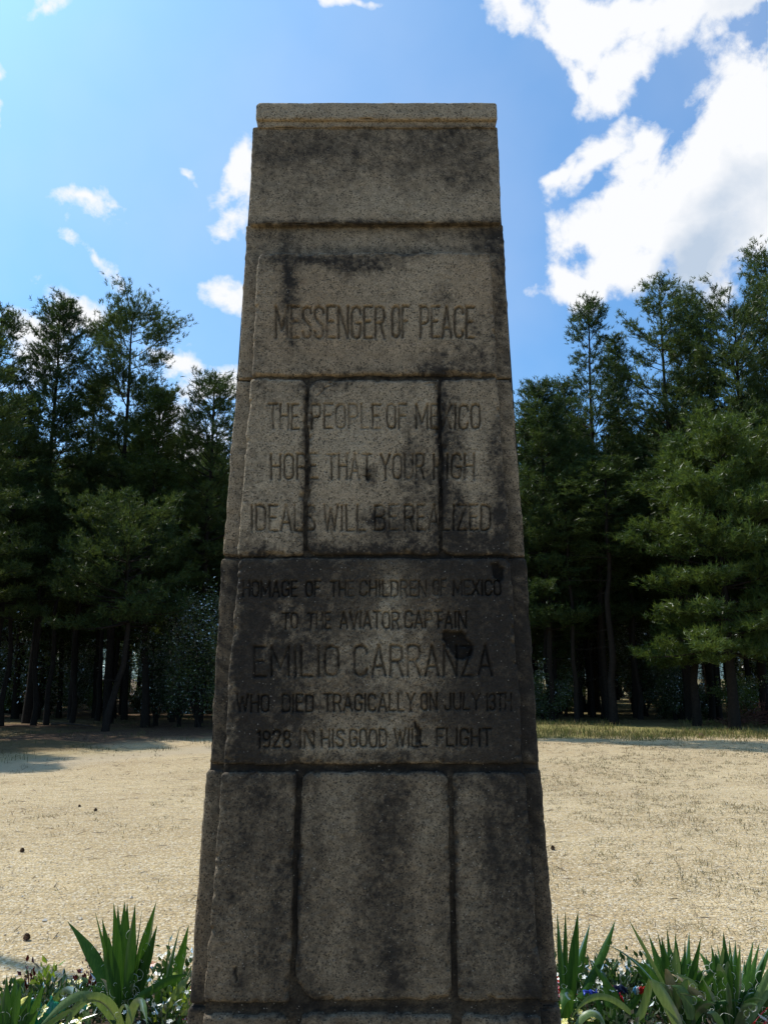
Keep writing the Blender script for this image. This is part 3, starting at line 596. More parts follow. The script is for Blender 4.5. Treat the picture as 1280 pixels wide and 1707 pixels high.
# grass blades -----------------------------------------------------------------
def blades(X, Y, per, h, w, spread, cols, name, label, lean=.6):
    n = len(X)*per; x = np.repeat(X, per)+rng.normal(0, spread, n); y = np.repeat(Y, per)+rng.normal(0, spread, n)
    z = gz(x, y); hh_ = np.repeat(h, per)*(.5+.8*rng.random(n)); a = rng.random(n)*6.28; la = rng.random(n)*lean
    d = np.stack([np.cos(a)*la, np.sin(a)*la, np.ones(n)], -1); d = d/np.linalg.norm(d, axis=1, keepdims=True)
    p = rng.random(n)*6.28; s_ = np.stack([np.cos(p), np.sin(p), 0*p], -1)*(np.repeat(w, per)*.5)[:, None]; B = np.stack([x, y, z-.003], -1)
    mid = B+d*(hh_*.55)[:, None]; tip = B+d*hh_[:, None]+np.stack([np.cos(a), np.sin(a), -.3+0*a], -1)*(hh_*.35*la)[:, None]
    V = np.stack([B-s_, B+s_, mid+s_*.7, mid-s_*.7, tip], 1).reshape(-1, 3); i = np.arange(n)[:, None]*5
    fq = i+np.array([[0, 1, 2, 3]]); ft = i+np.array([[3, 2, 4]])
    c = np.asarray(cols)[rng.choice(len(cols), n)]
    o = add_mesh(name, V, [fq, ft], ATT, None, False, np.repeat(c, 5, 0)); return tag(o, label, kind='stuff')
DRY = [(.24, .18, .08), (.32, .25, .12), (.16, .13, .06), (.13, .14, .05), (.40, .33, .18)]
X, Y = strew(15000, 4.9, 21.5, .95); q = fbm(np.stack([X, Y, 0*X], -1), .9, 3, 600)
keep = (rng.random(len(X)) < np.where(X > 0, .15+.85*sstep(.38, .62, q), .03+sstep(.55, .72, q)*.35)) & (forest(X, Y) < -1)
X, Y = X[keep], Y[keep]
blades(X, Y, 8, .025+.045*rng.random(len(X)), .0028+.00032*Y, .045, DRY, 'dry_grass', 'sparse dry grass tufts dotted over the right half of the clearing', 3.2)
n = 15000; X = rng.uniform(2.5, 21, n); Y = rng.uniform(18, 36, n); f = forest(X, Y); q = fbm(np.stack([X, Y, 0*X], -1), .5, 3, 610)
keep = (f > -.9+(q-.5)*4+rng.normal(0, .35, n)) & (f < 8) & (rng.random(n) < np.where(f < 2.2, 1, .5*sstep(.4, .6, q))); X, Y = X[keep], Y[keep]
blades(X, Y, 6, .09+.11*rng.random(len(X)), .012+0*X, .10, [(.24, .22, .06), (.36, .28, .10), (.15, .18, .04), (.38, .29, .14), (.11, .15, .035)], 'verge_grass', 'strip of yellow green grass along the foot of the right hand pines')
n = 1600; X = rng.uniform(-17, -2.5, n); Y = rng.uniform(16, 34, n); f = forest(X, Y); q = fbm(np.stack([X, Y, 0*X], -1), .8, 3, 620)
keep = (f > -1.4) & (q > .52); X, Y = X[keep], Y[keep]
blades(X, Y, 6, .06+.08*rng.random(len(X)), .010+0*X, .12, [(.14, .13, .05), (.22, .17, .08), (.10, .12, .035)], 'shade_grass', 'thin tufts of grass in the shade of the left hand pines')

# ------------------------------------------------------------------ pines
BARK = plain('pine_bark', (.026, .021, .017), .95, .35, 14, .1)
BARKL = plain('pale_bark', (.075, .056, .042), .95, .3, 14, .1)
NEED = foliage_mat('pine_needles', (.036, .064, .026), (.088, .125, .044), .34, .9, .03)
NEEDB = foliage_mat('bright_pine_needles', (.044, .082, .026), (.110, .158, .044), .40, .9, .04)
NEEDY = foliage_mat('olive_pine_needles', (.038, .066, .020), (.096, .122, .036), .38, .9, .03)
def needles(P, D, length, width, count, r):
    """tufts of needles: P tuft centres, D tuft directions"""
    n = len(P); Dn = unit(D); U = r.normal(0, 1, (n, count, 3)); dirs = unit(Dn[:, None]*.95+unit(U)*.85)
    L = length*(.65+.6*r.random((n, count, 1))); W_ = unit(np.cross(dirs, r.normal(0, 1, (n, count, 3))))*width*.5
    B = P[:, None]+Dn[:, None]*(r.random((n, count, 1))-.5)*length*.9
    V = np.stack([B-W_, B+W_, B+dirs*L], 2).reshape(-1, 3)
    return V, np.arange(len(V)).reshape(-1, 3)
def make_pine(name, label, H, cb, prof, seed, trunk_r=.125, step=.42, per=4, ndl=(.155, .022, 10), mat_=None, bark=None, up=(-.15, .9), lean=(0, 0), wig=.25, dens=1.0, group='pines along the clearing edge', gap=.0, loc=None, clump=0.0, droop=.0, pad=(7, .12)):
    r = np.random.default_rng(seed); t = thing(name, label, 'tree', (0, 0, 0), group)
    K = 14; zz = np.linspace(0, H, K); wx = np.cumsum(r.normal(0, wig*.12, K)); wy = np.cumsum(r.normal(0, wig*.12, K)); wx -= np.linspace(0, wx[-1], K); wy -= np.linspace(0, wy[-1], K)
    T = np.stack([wx+lean[0]*(zz/H)**1.3*H, wy+lean[1]*(zz/H)**1.3*H, zz], -1)
    R = trunk_r*(1-.93*(zz/H)**1.05)+.012; R[0] *= 1.25
    ts = Soup(); T0 = T.copy(); T0[0, 2] = -.25; ts.add(*tube(T0, R, 9)); ts.build('trunk', bark or BARK, t, True)
    tp = lambda z: np.array([np.interp(z, zz, T[:, 0]), np.interp(z, zz, T[:, 1]), z])
    ls = Soup(); TP, TD = [], []
    z = cb*.45
    # dead lower limbs
    while z < cb:
        if r.random() < .8:
            a = r.random()*6.28; L = r.uniform(.3, 1.6); p0 = tp(z); s = np.linspace(0, 1, 4)[:, None]
            P = p0+s*L*np.array([math.cos(a), math.sin(a), r.uniform(-.3, .25)])+s**2*np.array([0, 0, r.uniform(-.2, .1)]); ls.add(*tube(P, np.linspace(.022, .005, 4), 3))
        z += r.uniform(.25, .6)
    z = cb; ga = r.random()*6.28
    while z < H-.12:
        u = (z-cb)/(H-cb)
        for k in range(per if r.random() > gap else max(1, per-2)):
            ga += 2.4+r.normal(0, .35); pr = prof(u, ga) if prof.__code__.co_argcount == 2 else prof(u)
            L = max(.22, pr*r.uniform(.55, 1.12)); z0 = z+r.uniform(-.2, .2)*step; p0 = tp(min(z0, H-.1))
            sl = up[0]+(up[1]-up[0])*u**1.3+r.normal(0, .12); h = np.array([math.cos(ga), math.sin(ga), 0])
            m_ = 7; s = np.linspace(0, 1, m_); side = np.array([-h[1], h[0], 0])
            curve = (.28-droop)*L*s**2.2; P = p0+s[:, None]*L*h+side*(np.sin(s*r.uniform(1, 4))*r.normal(0, .08)*L)[:, None]+np.outer(s*L*sl+curve, [0, 0, 1])
            rb = max(.009, .019*L**.8)*(1-.5*u); ls.add(*tube(P, rb*(1-.85*s)+.003, 4))
            # side branches
            start = .30 if L > 1.2 else .12
            ns = max(3, int(L*(1-start)/.17*dens))
            for q in range(ns):
                s1 = start+(1-start)*(q+r.random()*.8)/ns; s1 = min(s1, 1); pb_ = np.array([np.interp(s1, s, P[:, i]) for i in range(3)])
                sd = 1 if q % 2 else -1; tl = min(.85, (.22+.42*L*(1-s1)*.8))*r.uniform(.6, 1.25)
                fw = h*r.uniform(.35, 1.0)+side*sd*r.uniform(.5, 1.0)+np.array([0, 0, r.uniform(.0, .55)]); fw = fw/np.linalg.norm(fw)
                e = pb_+fw*tl+np.array([0, 0, .12*tl]); 
                if tl > .3: ls.add(*tube(np.stack([pb_, e]), [.006, .003], 3))
                nt_ = max(2, int(tl/.085)); w = (np.arange(nt_)+r.random(nt_)*.6)/nt_
                w = .25+.75*w if clump == 0 else 1-(1-w)*(1-clump)
                pp = pb_+(e-pb_)*w[:, None]+r.normal(0, .035, (nt_, 3)); TP.append(pp); TD.append(np.tile(fw+np.array([0, 0, .45]), (nt_, 1))+r.normal(0, .25, (nt_, 3)))
                kb = pad[0]; TP.append(e+r.normal(0, 1, (kb, 3))*np.array([1, 1, .6])*pad[1]); TD.append(fw*.7+np.array([0, 0, .6])+r.normal(0, .5, (kb, 3)))
            w = np.linspace(.35, 1, max(3, int(L/.10))); TP.append(np.stack([np.interp(w, s, P[:, i]) for i in range(3)], -1)); TD.append(np.tile(h*.6+np.array([0, 0, .7]), (len(w), 1)))
        z += step*r.uniform(.7, 1.25)*(1-.25*u)
    top = np.stack([tp(H-.02-.08*i) for i in range(9)]); TP.append(top); TD.append(np.tile([0, 0, 1.], (9, 1)))
    TP = np.concatenate(TP); TD = np.concatenate(TD)
    ls.build('branches', bark or BARK, t)
    V, f = needles(TP, TD, ndl[0], ndl[1], ndl[2], r); add_mesh('crown', V, f, mat_ or NEED, t)
    t['h'] = H; return t
def place(t, px, Y, rz=0, sc=1.0):
    x, y, _ = at(px, 1150, Y); t.location = (x, y, gz1(x, y)); t.rotation_euler = (0, 0, rz); t.scale = (sc,)*3; return t
def height_for(px, py_top, Y): return float(at(px, py_top, Y)[2])
cone = lambda r0, r1=.35, p=.8: (lambda u: (r0*(1-u)**p+r1*(u < .9)))
def bump(lst):
    xs, ys = zip(*lst); return lambda u: float(np.interp(u, xs, ys))
front = []
def fp(name, label, px, py, Y, cb, prof, seed, rz=0, **kw):
    H = height_for(px, py, Y); t = make_pine(name, label, H, cb, prof, seed, **kw); place(t, px, Y, rz); t.location.x = float(at(px, py, Y)[0])-kw.get('lean', (0, 0))[0]*H*.8; front.append(t); return t
# left of the monument
fp('pine_tree', 'tall pine cut by the left edge of the photo, ragged open top', 4, 528, 29, 4.6, bump([(0, 1.6), (.3, 2.2), (.6, 1.6), (.85, .95), (1, .2)]), 11, gap=.4, step=.5, clump=.5, pad=(10, .16))
fp('pine_tree', 'tall pine second from the left edge with a dense pointed top', 102, 512, 29.5, 4.2, bump([(0, 1.3), (.25, 1.9), (.6, 1.5), (.85, 1.05), (.95, .6), (1, .2)]), 12, per=4, step=.36, trunk_r=.145, clump=.3)
fp('pine_tree', 'tallest left pine with a flat rounded airy crown and bare gaps on its trunk', 222, 524, 30, 6.0, bump([(0, 1.5), (.2, .8), (.4, 1.9), (.48, .9), (.60, 2.5), (.68, .9), (.78, 2.1), (.86, 1.6), (1, 1.5)]), 13, gap=.6, step=.62, clump=.6, trunk_r=.15, up=(-.05, .5), pad=(26, .22))
fp('pine_tree', 'slim conical olive pine in front of the flat topped one', 272, 655, 28, 4.0, cone(1.35, .25, .8), 14, mat_=NEEDY, per=5, step=.36)
fp('pine_tree', 'pointed pine right beside the left edge of the monument, open branch tips', 358, 634, 30, 3.8, bump([(0, 1.9), (.3, 2.3), (.6, 1.6), (.85, .9), (1, .25)]), 15, per=4, step=.42, clump=.3, up=(-.05, 1.2))
fp('young_pine_tree', 'short leaning young pine with a bent bare trunk in front of the left tall pines', 222, 868, 25.5, 3.2, bump([(0, 2.4), (.4, 2.4), (.8, 1.6), (1, .6)]), 16, mat_=NEED, bark=BARK, wig=.8, lean=(.085, -.03), trunk_r=.10, per=5, step=.34, clump=.4)
fp('pine_tree', 'thin pine between the flat topped pine and the pointed pine by the monument', 308, 712, 32, 3.8, cone(1.5, .3, .8), 17, gap=.3)
fp('pine_tree', 'dark pine filling the space between the two tallest left pines', 160, 640, 31.5, 3.8, cone(2.0, .3, .8), 18)
fp('pine_tree', 'shorter dark pine near the left edge with a leaning stem', 42, 655, 27.5, 3.6, cone(1.9, .3, .8), 19, lean=(.03, 0), trunk_r=.15)
# right of the monument
fp('pine_tree', 'low shouldered pine touching the right edge of the monument', 897, 640, 31, 3.4, bump([(0, 1.8), (.4, 2.0), (.75, 1.3), (1, .3)]), 21, per=5, step=.36)
fp('pine_tree', 'slender pointed pine under the lower tip of the big cloud', 980, 508, 32, 3.6, bump([(0, 1.6), (.4, 1.9), (.65, 1.5), (.72, .8), (.85, .85), (.95, .5), (1, .2)]), 22, up=(-.05, 1.2), clump=.5, per=4, step=.46, gap=.3, pad=(7, .13))
fp('pine_tree', 'small pointed pine squeezed between the two tallest pointed pines on the right', 1024, 566, 33.5, 3.6, cone(1.5, .2, .9), 23, per=4)
fp('pine_tree', 'tall pine with a long bare dark trunk and broad open top, right half', 1098, 486, 31, 6.5, bump([(0, 1.4), (.2, 1.7), (.45, 2.3), (.65, 1.8), (.85, 1.3), (.95, .8), (1, .3)]), 24, up=(.0, 1.0), gap=.4, step=.5, clump=.5, trunk_r=.15, pad=(9, .15))
fp('pine_tree', 'narrow pine whose tip stands just right of the tall bare trunked pine', 1143, 494, 32.5, 4.5, bump([(0, 1.3), (.5, 1.5), (.9, .6), (1, .15)]), 25, up=(0, 1.4), clump=.35)
fp('pine_tree', 'broad round topped pine with dense long needled clumps, right edge', 1222, 516, 29.5, 4.5, bump([(0, 2.2), (.3, 2.6), (.6, 2.6), (.85, 1.9), (1, 1.0)]), 26, ndl=(.19, .023, 10), per=5, step=.46, clump=.45, pad=(6, .15), up=(-.05, .9), trunk_r=.15)
fp('pine_tree', 'highest pine rising behind the round topped one at the right edge', 1272, 420, 33, 5.5, bump([(0, 1.8), (.5, 2.0), (.75, 1.2), (.88, .9), (.96, .8), (1, .4)]), 27, gap=.3, clump=.4)
fp('pitch_pine_tree', 'nearest bright green pitch pine with bushy boughs hanging low on the right', 1188, 735, 26.5, 2.3, bump([(0, 2.6), (.2, 3.2), (.5, 2.8), (.8, 2.0), (1, .8)]), 28, ndl=(.20, .024, 10), per=5, step=.36, mat_=NEEDB, clump=.4, pad=(8, .15), up=(-.22, .7), trunk_r=.165, droop=.1)
fp('pitch_pine_tree', 'second bright green pitch pine cut by the right edge of the photo', 1300, 700, 27.5, 2.4, bump([(0, 2.4), (.3, 2.8), (.7, 2.1), (1, .6)]), 29, ndl=(.20, .024, 10), per=5, step=.42, mat_=NEEDB, clump=.4, pad=(8, .15), up=(-.2, .7), trunk_r=.15)
fp('pine_tree', 'dark pine behind and between the pointed pines near the monument right side', 940, 640, 34, 3.6, cone(1.9, .3, .8), 30)
# slender bare trunked pines standing in front of the dark wood
slim = make_pine('slender_pine_tree', 'slender bare trunked pine', 11.5, 7.2, bump([(0, .7), (.5, 1.2), (1, .2)]), 51, trunk_r=.085, per=3, step=.5, lean=(.02, 0), wig=.5, group='slender bare trunked pines at the wood edge')
SL = [(10, 28.0, 0, 'leftmost dark slender trunk at the left edge of the photo'), (58, 28.5, 3.1, 'thin leaning trunk second from the left edge'), (84, 29, .5, 'straight slender trunk third from the left edge'), (122, 30, 2.5, 'slender trunk under the second tall left pine'),
      (166, 31.5, 1.2, 'slender trunk left of the bent trunked young pine'), (192, 33, 4, 'thin trunk close behind the bent trunked young pine'), (292, 31, 5.2, 'thin trunk half hidden in dark bushes left of the monument'),
      (912, 31.5, 2.9, 'thin leaning trunk beside the monument right edge'), (958, 30.5, 3.3, 'thin trunk leaning left, first clear one right of the monument'), (1003, 33, .7, 'slender trunk left of the thick dark one on the right'), (1022, 29.5, .1, 'thick dark straight trunk between the monument and the bright pine'),
      (1062, 32, 2.0, 'slender trunk right of the thick dark straight one'), (1122, 33, 5, 'slender trunk in the deep shade left of the bright pine foot'), (1160, 28.2, 0, 'straight dark trunk standing just left of the bright pine foot')]
for i, (px_, Y_, rz_, lb_) in enumerate(SL):
    c = slim if i == 0 else copy_tree(slim); place(c, px_, Y_, rz_, random.uniform(.9, 1.1)); c.scale = (1.5, 1.5, .82) if px_ in (1022, 1160) else (1, 1, random.uniform(.68, .82)); c['label'] = lb_
# the wood behind: copies of these
GRP = 'pines of the wood behind the front row'
LB = 'dark pine standing among many others deeper in the wood'
pool = [front[i] for i in (1, 3, 4, 6, 7, 8, 9, 10, 11, 13, 18)]
tall = [front[i] for i in (0, 2, 12, 15)]
cnt = 0
def back(px, Y, top=None, src=None):
    global cnt
    s = src or random.choice(pool+tall[:2]); c = copy_tree(s); h = s['h']
    want = height_for(px, top, Y) if top else h*random.uniform(.72, .98)
    place(c, px, Y, random.random()*6.28, want/h); c['label'] = LB; c['group'] = GRP; c['category'] = 'tree'; c.name = 'pine_tree'; cnt += 1
    return c
for row, (Y, stepx, top0) in enumerate([(33.5, 62, 765), (37, 56, 735), (41, 55, 745), (46, 50, 755), (52, 46, 790), (59, 44, 820), (68, 40, 850)]):
    px = -240+row*17
    while px < 1540:
        edge_ = 1.0 if (px < 400 or px > 850) else .0
        tp_ = top0+random.uniform(-55, 75)
        if 400 < px < 850: tp_ += -60
        if px > 1050: tp_ -= 30
        if random.random() < (.0 if row < 1 else .30): px += stepx*.6; continue
        back(px+random.uniform(-20, 20), Y+random.uniform(-1.4, 1.4), tp_)
        px += stepx*random.uniform(.75, 1.3)
# pines left of the frame whose shade reaches into the clearing, and right of it
for i, (x, y, h) in enumerate([(-13.2, 19.5, 12.5), (-14.8, 21.8, 14), (-16.5, 23.5, 14), (-17, 18.5, 13), (-12.8, 24.5, 12.5), (-19, 27, 15), (15.8, 24.6, 12), (18, 27, 14), (-21, 22, 14), (-16, 14.5, 12)]):
    s = random.choice(pool); c = copy_tree(s); c.location = (x, y, gz1(x, y)); k = h/s['h']; c.scale = (k*1.1, k*1.1, k); c.rotation_euler = (0, 0, i*1.3)
    tag(c, 'pine just outside the frame at the side of the clearing', 'tree', 'pines beside the clearing outside the frame'); c.name = 'pine_tree'

c = copy_tree(front[2]); c.location = (1.3, 24.6, gz1(1.3, 24.6)); k = 13.2/c['h']; c.scale = (k, k, k); c.rotation_euler = (0, 0, 2); c['label'] = 'pine behind the monument whose crown shades the gravel at the right edge'; c['group'] = 'pines along the clearing edge'; c.name = 'pine_tree'
# ------------------------------------------------------------------ broadleaf shrubs under the pines
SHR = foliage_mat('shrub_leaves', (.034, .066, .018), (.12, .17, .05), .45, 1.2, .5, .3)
SHRL = foliage_mat('sunlit_tint_shrub_leaves', (.10, .16, .04), (.20, .26, .08), .45, 1.2, .3, .4)  # lighter copy of the shrub leaves, sunlight put into the colour
def leaf_cloud(P, D, L, Wd, r):
    n = len(P); D = unit(D); S = unit(np.cross(D, r.normal(0, 1, (n, 3)))); l = (L*(.6+.7*r.random(n)))[:, None]; w = l*Wd/L*.5
    nn_ = unit(np.cross(D, S)); V = np.stack([P, P+D*l*.45+S*w+nn_*l*.08, P+D*l, P+D*l*.45-S*w+nn_*l*.08], 1).reshape(-1, 3)
    i = np.arange(n)[:, None]*4; return V, np.concatenate([i+np.array([[0, 1, 2]]), i+np.array([[0, 2, 3]])])
def make_shrub(name, label, H, Wd, nl, seed, leaf=.075, m_=None, cat='shrub', group=None, stems=9):
    r = np.random.default_rng(seed); t = thing(name, label, cat, (0, 0, 0), group); ss = Soup(); P, D = [], []
    for k in range(stems):
        a = r.random()*6.28; rr = r.uniform(.1, 1)*Wd*.5; hh_ = H*r.uniform(.6, 1.05)*(1-.35*(rr/(Wd*.5))**2); s = np.linspace(0, 1, 7)
        C = np.stack([np.cos(a)*rr*s**1.5+r.normal(0, .02, 7)*H, np.sin(a)*rr*s**1.5+r.normal(0, .02, 7)*H, s*hh_-.05], -1); ss.add(*tube(C, .018*(H/2)*(1-.8*s)+.003, 4))
        for q in range(max(3, int(nl/stems/26))):
            s1 = r.uniform(.25, 1); c = np.array([np.interp(s1, s, C[:, i]) for i in range(3)]); u_ = unit(r.normal(0, 1, 3)+np.array([np.cos(a)*.8, np.sin(a)*.8, .4])); tl = r.uniform(.15, .5)*H*.35
            ss.add(*tube(np.stack([c, c+u_*tl]), [.005, .002], 3)); w = r.random((26, 1))
            P.append(c+u_*tl*w+r.normal(0, .05*H*.5+.03, (26, 3))); D.append(u_+r.normal(0, .7, (26, 3)))
    ss.build('stems', BARK, t); V, f = leaf_cloud(np.concatenate(P), np.concatenate(D), leaf, leaf*.55, r); add_mesh('foliage', V, f, m_ or SHR, t); return t
sh = [make_shrub('shrub', 'leafy dark shrub in the shade under the pines', H, W_, nl, 40+i, lf) for i, (H, W_, nl, lf) in enumerate([(3.6, 3.2, 9000, .085), (2.4, 2.6, 6500, .08), (4.6, 2.8, 9000, .09), (1.3, 2.2, 5000, .07)])]
place(sh[0], 262, 29); place(sh[1], 905, 31); place(sh[2], 330, 27); place(sh[3], 1105, 33)
sh[0]['label'] = 'large dark broadleaf bush left of the monument beneath the leaning pine'; sh[2]['label'] = 'tall dark bush touching the left edge of the monument at eye height'
sh[1]['label'] = 'leafy green bush right beside the monument right edge at the wood margin'; sh[3]['label'] = 'low spreading bush in the gap between the right hand trunks'
SG = 'shrubs in the undergrowth of the wood'
for o in sh: o['group'] = SG
def shrub(src, px, Y, sc, label='leafy dark shrub somewhere in the undergrowth between the pine trunks'):
    c = copy_tree(src); place(c, px, Y, random.random()*6.28, sc); c['label'] = label; c.name = 'shrub'; return c
shrub(sh[0], 300, 28, .8, 'dark bush in front of the tall one, left of the monument'); shrub(sh[0], 380, 26.5, 1.0, 'dark bush half hidden by the monument left edge')
for k in range(105):
    row = k % 6; Y = 34+row*7+random.uniform(-2, 2); px = random.uniform(-120, 1420)
    if 420 < px < 820 and random.random() < .6: continue
    shrub(sh[random.choice([0, 1, 1, 2, 3])], px, Y, random.uniform(.7, 1.25)*(1+row*.12))
lit1 = make_shrub('sunlit_tint_shrub', 'leafy bush tinted pale as if sunlit near the right edge between the pine trunks', 1.9, 2.4, 5000, 61, .09, SHRL); place(lit1, 1235, 30)
for px, Y, s, lb in [(20, 37, .8, 'bush tinted sunlit yellow green seen between the trunks at the left edge'), (160, 38, .7, 'bush tinted as if sunlit, glimpsed between trunks left of the leaning pine'), (182, 41, .9, 'farther bush tinted as if sunlit in the gap between left trunks'), (895, 36, .7, 'bush tinted sunlit green beside the monument right edge deep in the wood'), (940, 38, .8, 'pale bush behind the two leaning trunks right of the monument')]:
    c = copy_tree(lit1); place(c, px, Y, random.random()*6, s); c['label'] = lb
for k in range(30):
    shrub(sh[(0, 2)[k % 2]], -60+k*50+random.uniform(-15, 15), 74+random.uniform(-4, 4), random.uniform(1.7, 2.4), 'large leafy bush at the far back of the wood, seen as dark fill between trunks')
# a heap of dead brown brush at the right edge
bs = Soup(); r = np.random.default_rng(5)
for k in range(260):
    c = np.array([r.normal(0, .75), r.normal(0, .5), 0]); c[2] = max(0, .75-np.hypot(c[0], c[1])*.6)*r.random(); u_ = unit(r.normal(0, 1, 3)*np.array([1, 1, .45])); L = r.uniform(.3, 1.1); s = np.linspace(-.5, .5, 4)[:, None]
    bs.add(*tube(c+s*L*u_+s**2*r.normal(0, .3, 3), [.012, .010, .007, .003], 3))
heap = bs.build('brush_heap', plain('dead_brushwood', (.15, .07, .05), .9, .4, 9, .1)); tag(heap, 'heap of dead reddish brushwood at the foot of the right edge pines', 'brushwood')
x, y, _ = at(1262, 1150, 29.0); heap.location = (x, y, gz1(x, y)+.05)
# fallen log and sticks at the left
lg = Soup(); s = np.linspace(0, 1, 8)[:, None]
lg.add(*tube(np.array([0, 0, .06])+s*np.array([1.5, -.35, -.02])+np.sin(s*5)*np.array([0, .05, .02]), np.linspace(.045, .02, 8), 7)); o = lg.build('fallen_branch', BARKL, None, True)
tag(o, 'pale fallen branch lying in the shade under the left pines', 'branch'); x, y, _ = at(85, 1212, 27.5); o.location = (x, y, gz1(x, y)+.05)

# ------------------------------------------------------------------ flagpole left of the frame (its soft shadow crosses the gravel)
fpg = on_ground(0, 1600); dr = np.array([math.sin(SUN_AZ), math.cos(SUN_AZ)]); bx, by = fpg[0]+dr[0]*6.0, fpg[1]+dr[1]*6.0
fpole = thing('flagpole', 'slim white metal flagpole standing left of the frame', 'flagpole', (bx, by, gz1(bx, by)))
metal = plain('painted_metal', (.7, .7, .7), .4, .05, 5, .5); fs = Soup(); zz = np.linspace(0, 10.7, 10); fs.add(*tube(np.stack([0*zz, 0*zz, zz], -1), .088-.0028*zz, 14)); fs.build('pole', metal, fpole, True)
a = np.linspace(0, math.pi, 9); fs = Soup(); fs.add(*tube(np.stack([0*a, 0*a, 10.79-.09*np.cos(a)], -1), .09*np.sin(a)+.002, 14)); fs.build('ball', metal, fpole, True)
fs = Soup(); fs.add(*tube([[0, 0, -.1], [0, 0, .12], [0, 0, .16]], [.16, .16, .07], 16)); fs.build('base', metal, fpole, True)

# ------------------------------------------------------------------ pine cones on the gravel
CONEM = plain('pine_cone_scales', (.17, .11, .07), .9, .4, 90, .1)
def pine_cone(px, py, size, label):
    g = on_ground(px, py); s_ = Soup(); rr = np.random.default_rng(int(px))
    for lay in range(7):
        u = lay/6; rad = size*.42*math.sin(math.pi*(.18+.75*u)); z = size*(.1+.75*u)
        for k in range(9):
            a = k*.698+lay*.35; d = np.array([math.cos(a), math.sin(a), 0]); sd = np.array([-d[1], d[0], 0]); b0 = d*rad*.3+np.array([0, 0, z]); tip = d*rad*1.25+np.array([0, 0, z+size*.10]); w = rad*.36
            s_.add([b0-sd*w*.5, b0+sd*w*.5, tip+sd*w+[0, 0, -.002], tip+[0, 0, .006]+d*.004, tip-sd*w+[0, 0, -.002]], [[0, 1, 2], [0, 2, 3], [0, 3, 4]])
    zz = np.linspace(0, size*.9, 6); s_.add(*tube(np.stack([0*zz, 0*zz, zz], -1), size*.22*np.sin(np.linspace(.4, 2.9, 6)), 8))
    o = s_.build('pine_cone', CONEM); tag(o, label, 'pine cone', 'pine cones lying on the gravel'); o.location = (g[0], g[1], gz1(g[0], g[1])+size*.28); o.rotation_euler = (math.radians(80), 0, rr.random()*6); return o
pine_cone(51, 1566, .045, 'open dark pine cone on the gravel nearest the left flower bed')
pine_cone(41, 1422, .042, 'round brown pine cone alone on the gravel at the left')
pine_cone(157, 1350, .042, 'small dark pine cone farther back on the left gravel')
pine_cone(917, 1416, .045, 'pine cone on the gravel touching the monument right outline')
pine_cone(132, 1342, .03, 'tiny cone fragment between the two left gravel cones')
pine_cone(1163, 1230, .16, 'dark cone at the edge of the grass strip on the right')

# ------------------------------------------------------------------ flower bed
soil = plain('bed_soil', (.075, .055, .038), .95, .35, 40, .1)
xs = np.linspace(-2.9, 2.9, 150); ys = np.linspace(3.55, 4.72, 44); SX, SY = np.meshgrid(xs, ys); SP = np.stack([SX, SY, 0*SX], -1)
SP[..., 1] += (fbm(SP, 2.5, 3, 700)-.5)*.25*sstep(4.3, 4.72, SY); ed = np.minimum(np.minimum(SX+2.9, 2.9-SX), np.minimum(4.72-SY, SY-3.55))
SP[..., 2] = gz(SP[..., 0], SP[..., 1])-.02+.05*sstep(0, .12, ed)+(fbm(SP, 24, 3, 710)-.5)*.03
o = add_mesh('bed_soil', SP.reshape(-1, 3), grid_faces(*SX.shape), soil, None, True); tag(o, 'dark soil of the flower bed round the monument', kind='structure')
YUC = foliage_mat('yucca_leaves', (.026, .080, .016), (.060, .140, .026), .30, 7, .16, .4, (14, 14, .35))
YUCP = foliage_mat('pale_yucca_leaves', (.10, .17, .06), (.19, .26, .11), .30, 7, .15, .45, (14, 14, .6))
DRYL = plain('dry_yucca_leaf', (.42, .32, .17), .8, .25, 30, .2)
FIL = plain('yucca_threads', (.62, .62, .52), .7, .1, 30)
def bez(pts, n=12):
    pts = np.asarray(pts, float); t = np.linspace(0, 1, n)[:, None]; d = len(pts)-1
    return sum(math.comb(d, i)*(1-t)**(d-i)*t**i*pts[i] for i in range(d+1))
def strap_leaf(C, w, r, twist=0.0, fold=.25, narrow=False):
    n = len(C); s = np.linspace(0, 1, n); T = unit(np.gradient(C, axis=0)); view = unit(C-np.array([0, 0, CAMZ]))
    S = unit(np.cross(T, view)); Nn = unit(np.cross(S, T)); tw = twist+.5*twist*s; c, q = np.cos(tw)[:, None], np.sin(tw)[:, None]
    S, Nn = S*c+Nn*q, Nn*c-S*q
    wd = w*1.3*np.clip(.62+.55*np.sin(np.pi*np.clip(s*1.05, 0, 1)**.8), 0, 1)*np.clip((1-s)*3.2, 0, 1)**.75*.5 + .0006
    cols = [-1, -.5, 0, .5, 1]; V = np.stack([C+S*(wd*k)[:, None]+Nn*(wd*fold*(abs(k)-.4))[:, None] for k in cols], 1)
    return V.reshape(-1, 3), grid_faces(n, 5), S, wd
def threads(C, S, wd, count, r, sp):
    for _ in range(count):
        i = r.integers(1, int(len(C)*.8)); sd = r.choice([-1, 1]); p = C[i]+S[i]*wd[i]*sd; m_ = 9; a0 = r.random()*6.28; turn = r.choice([-1, 1])*r.uniform(1.5, 6); L = r.uniform(.015, .048); pts = [p]; d = S[i]*sd
        nrm = unit(np.array([.2*r.normal(), -1, .2*r.normal()])); e1 = unit(np.cross(nrm, [0, 0, 1])); e2 = np.cross(nrm, e1); a = math.atan2(d@e2, d@e1)
        for k in range(m_): a += turn/m_*r.uniform(.5, 1.5); pts.append(pts[-1]+(e1*math.cos(a)+e2*math.sin(a)+nrm*r.normal(0, .25))*L/m_*1.5)
        sp.add(*tube(np.array(pts), .0007, 3))
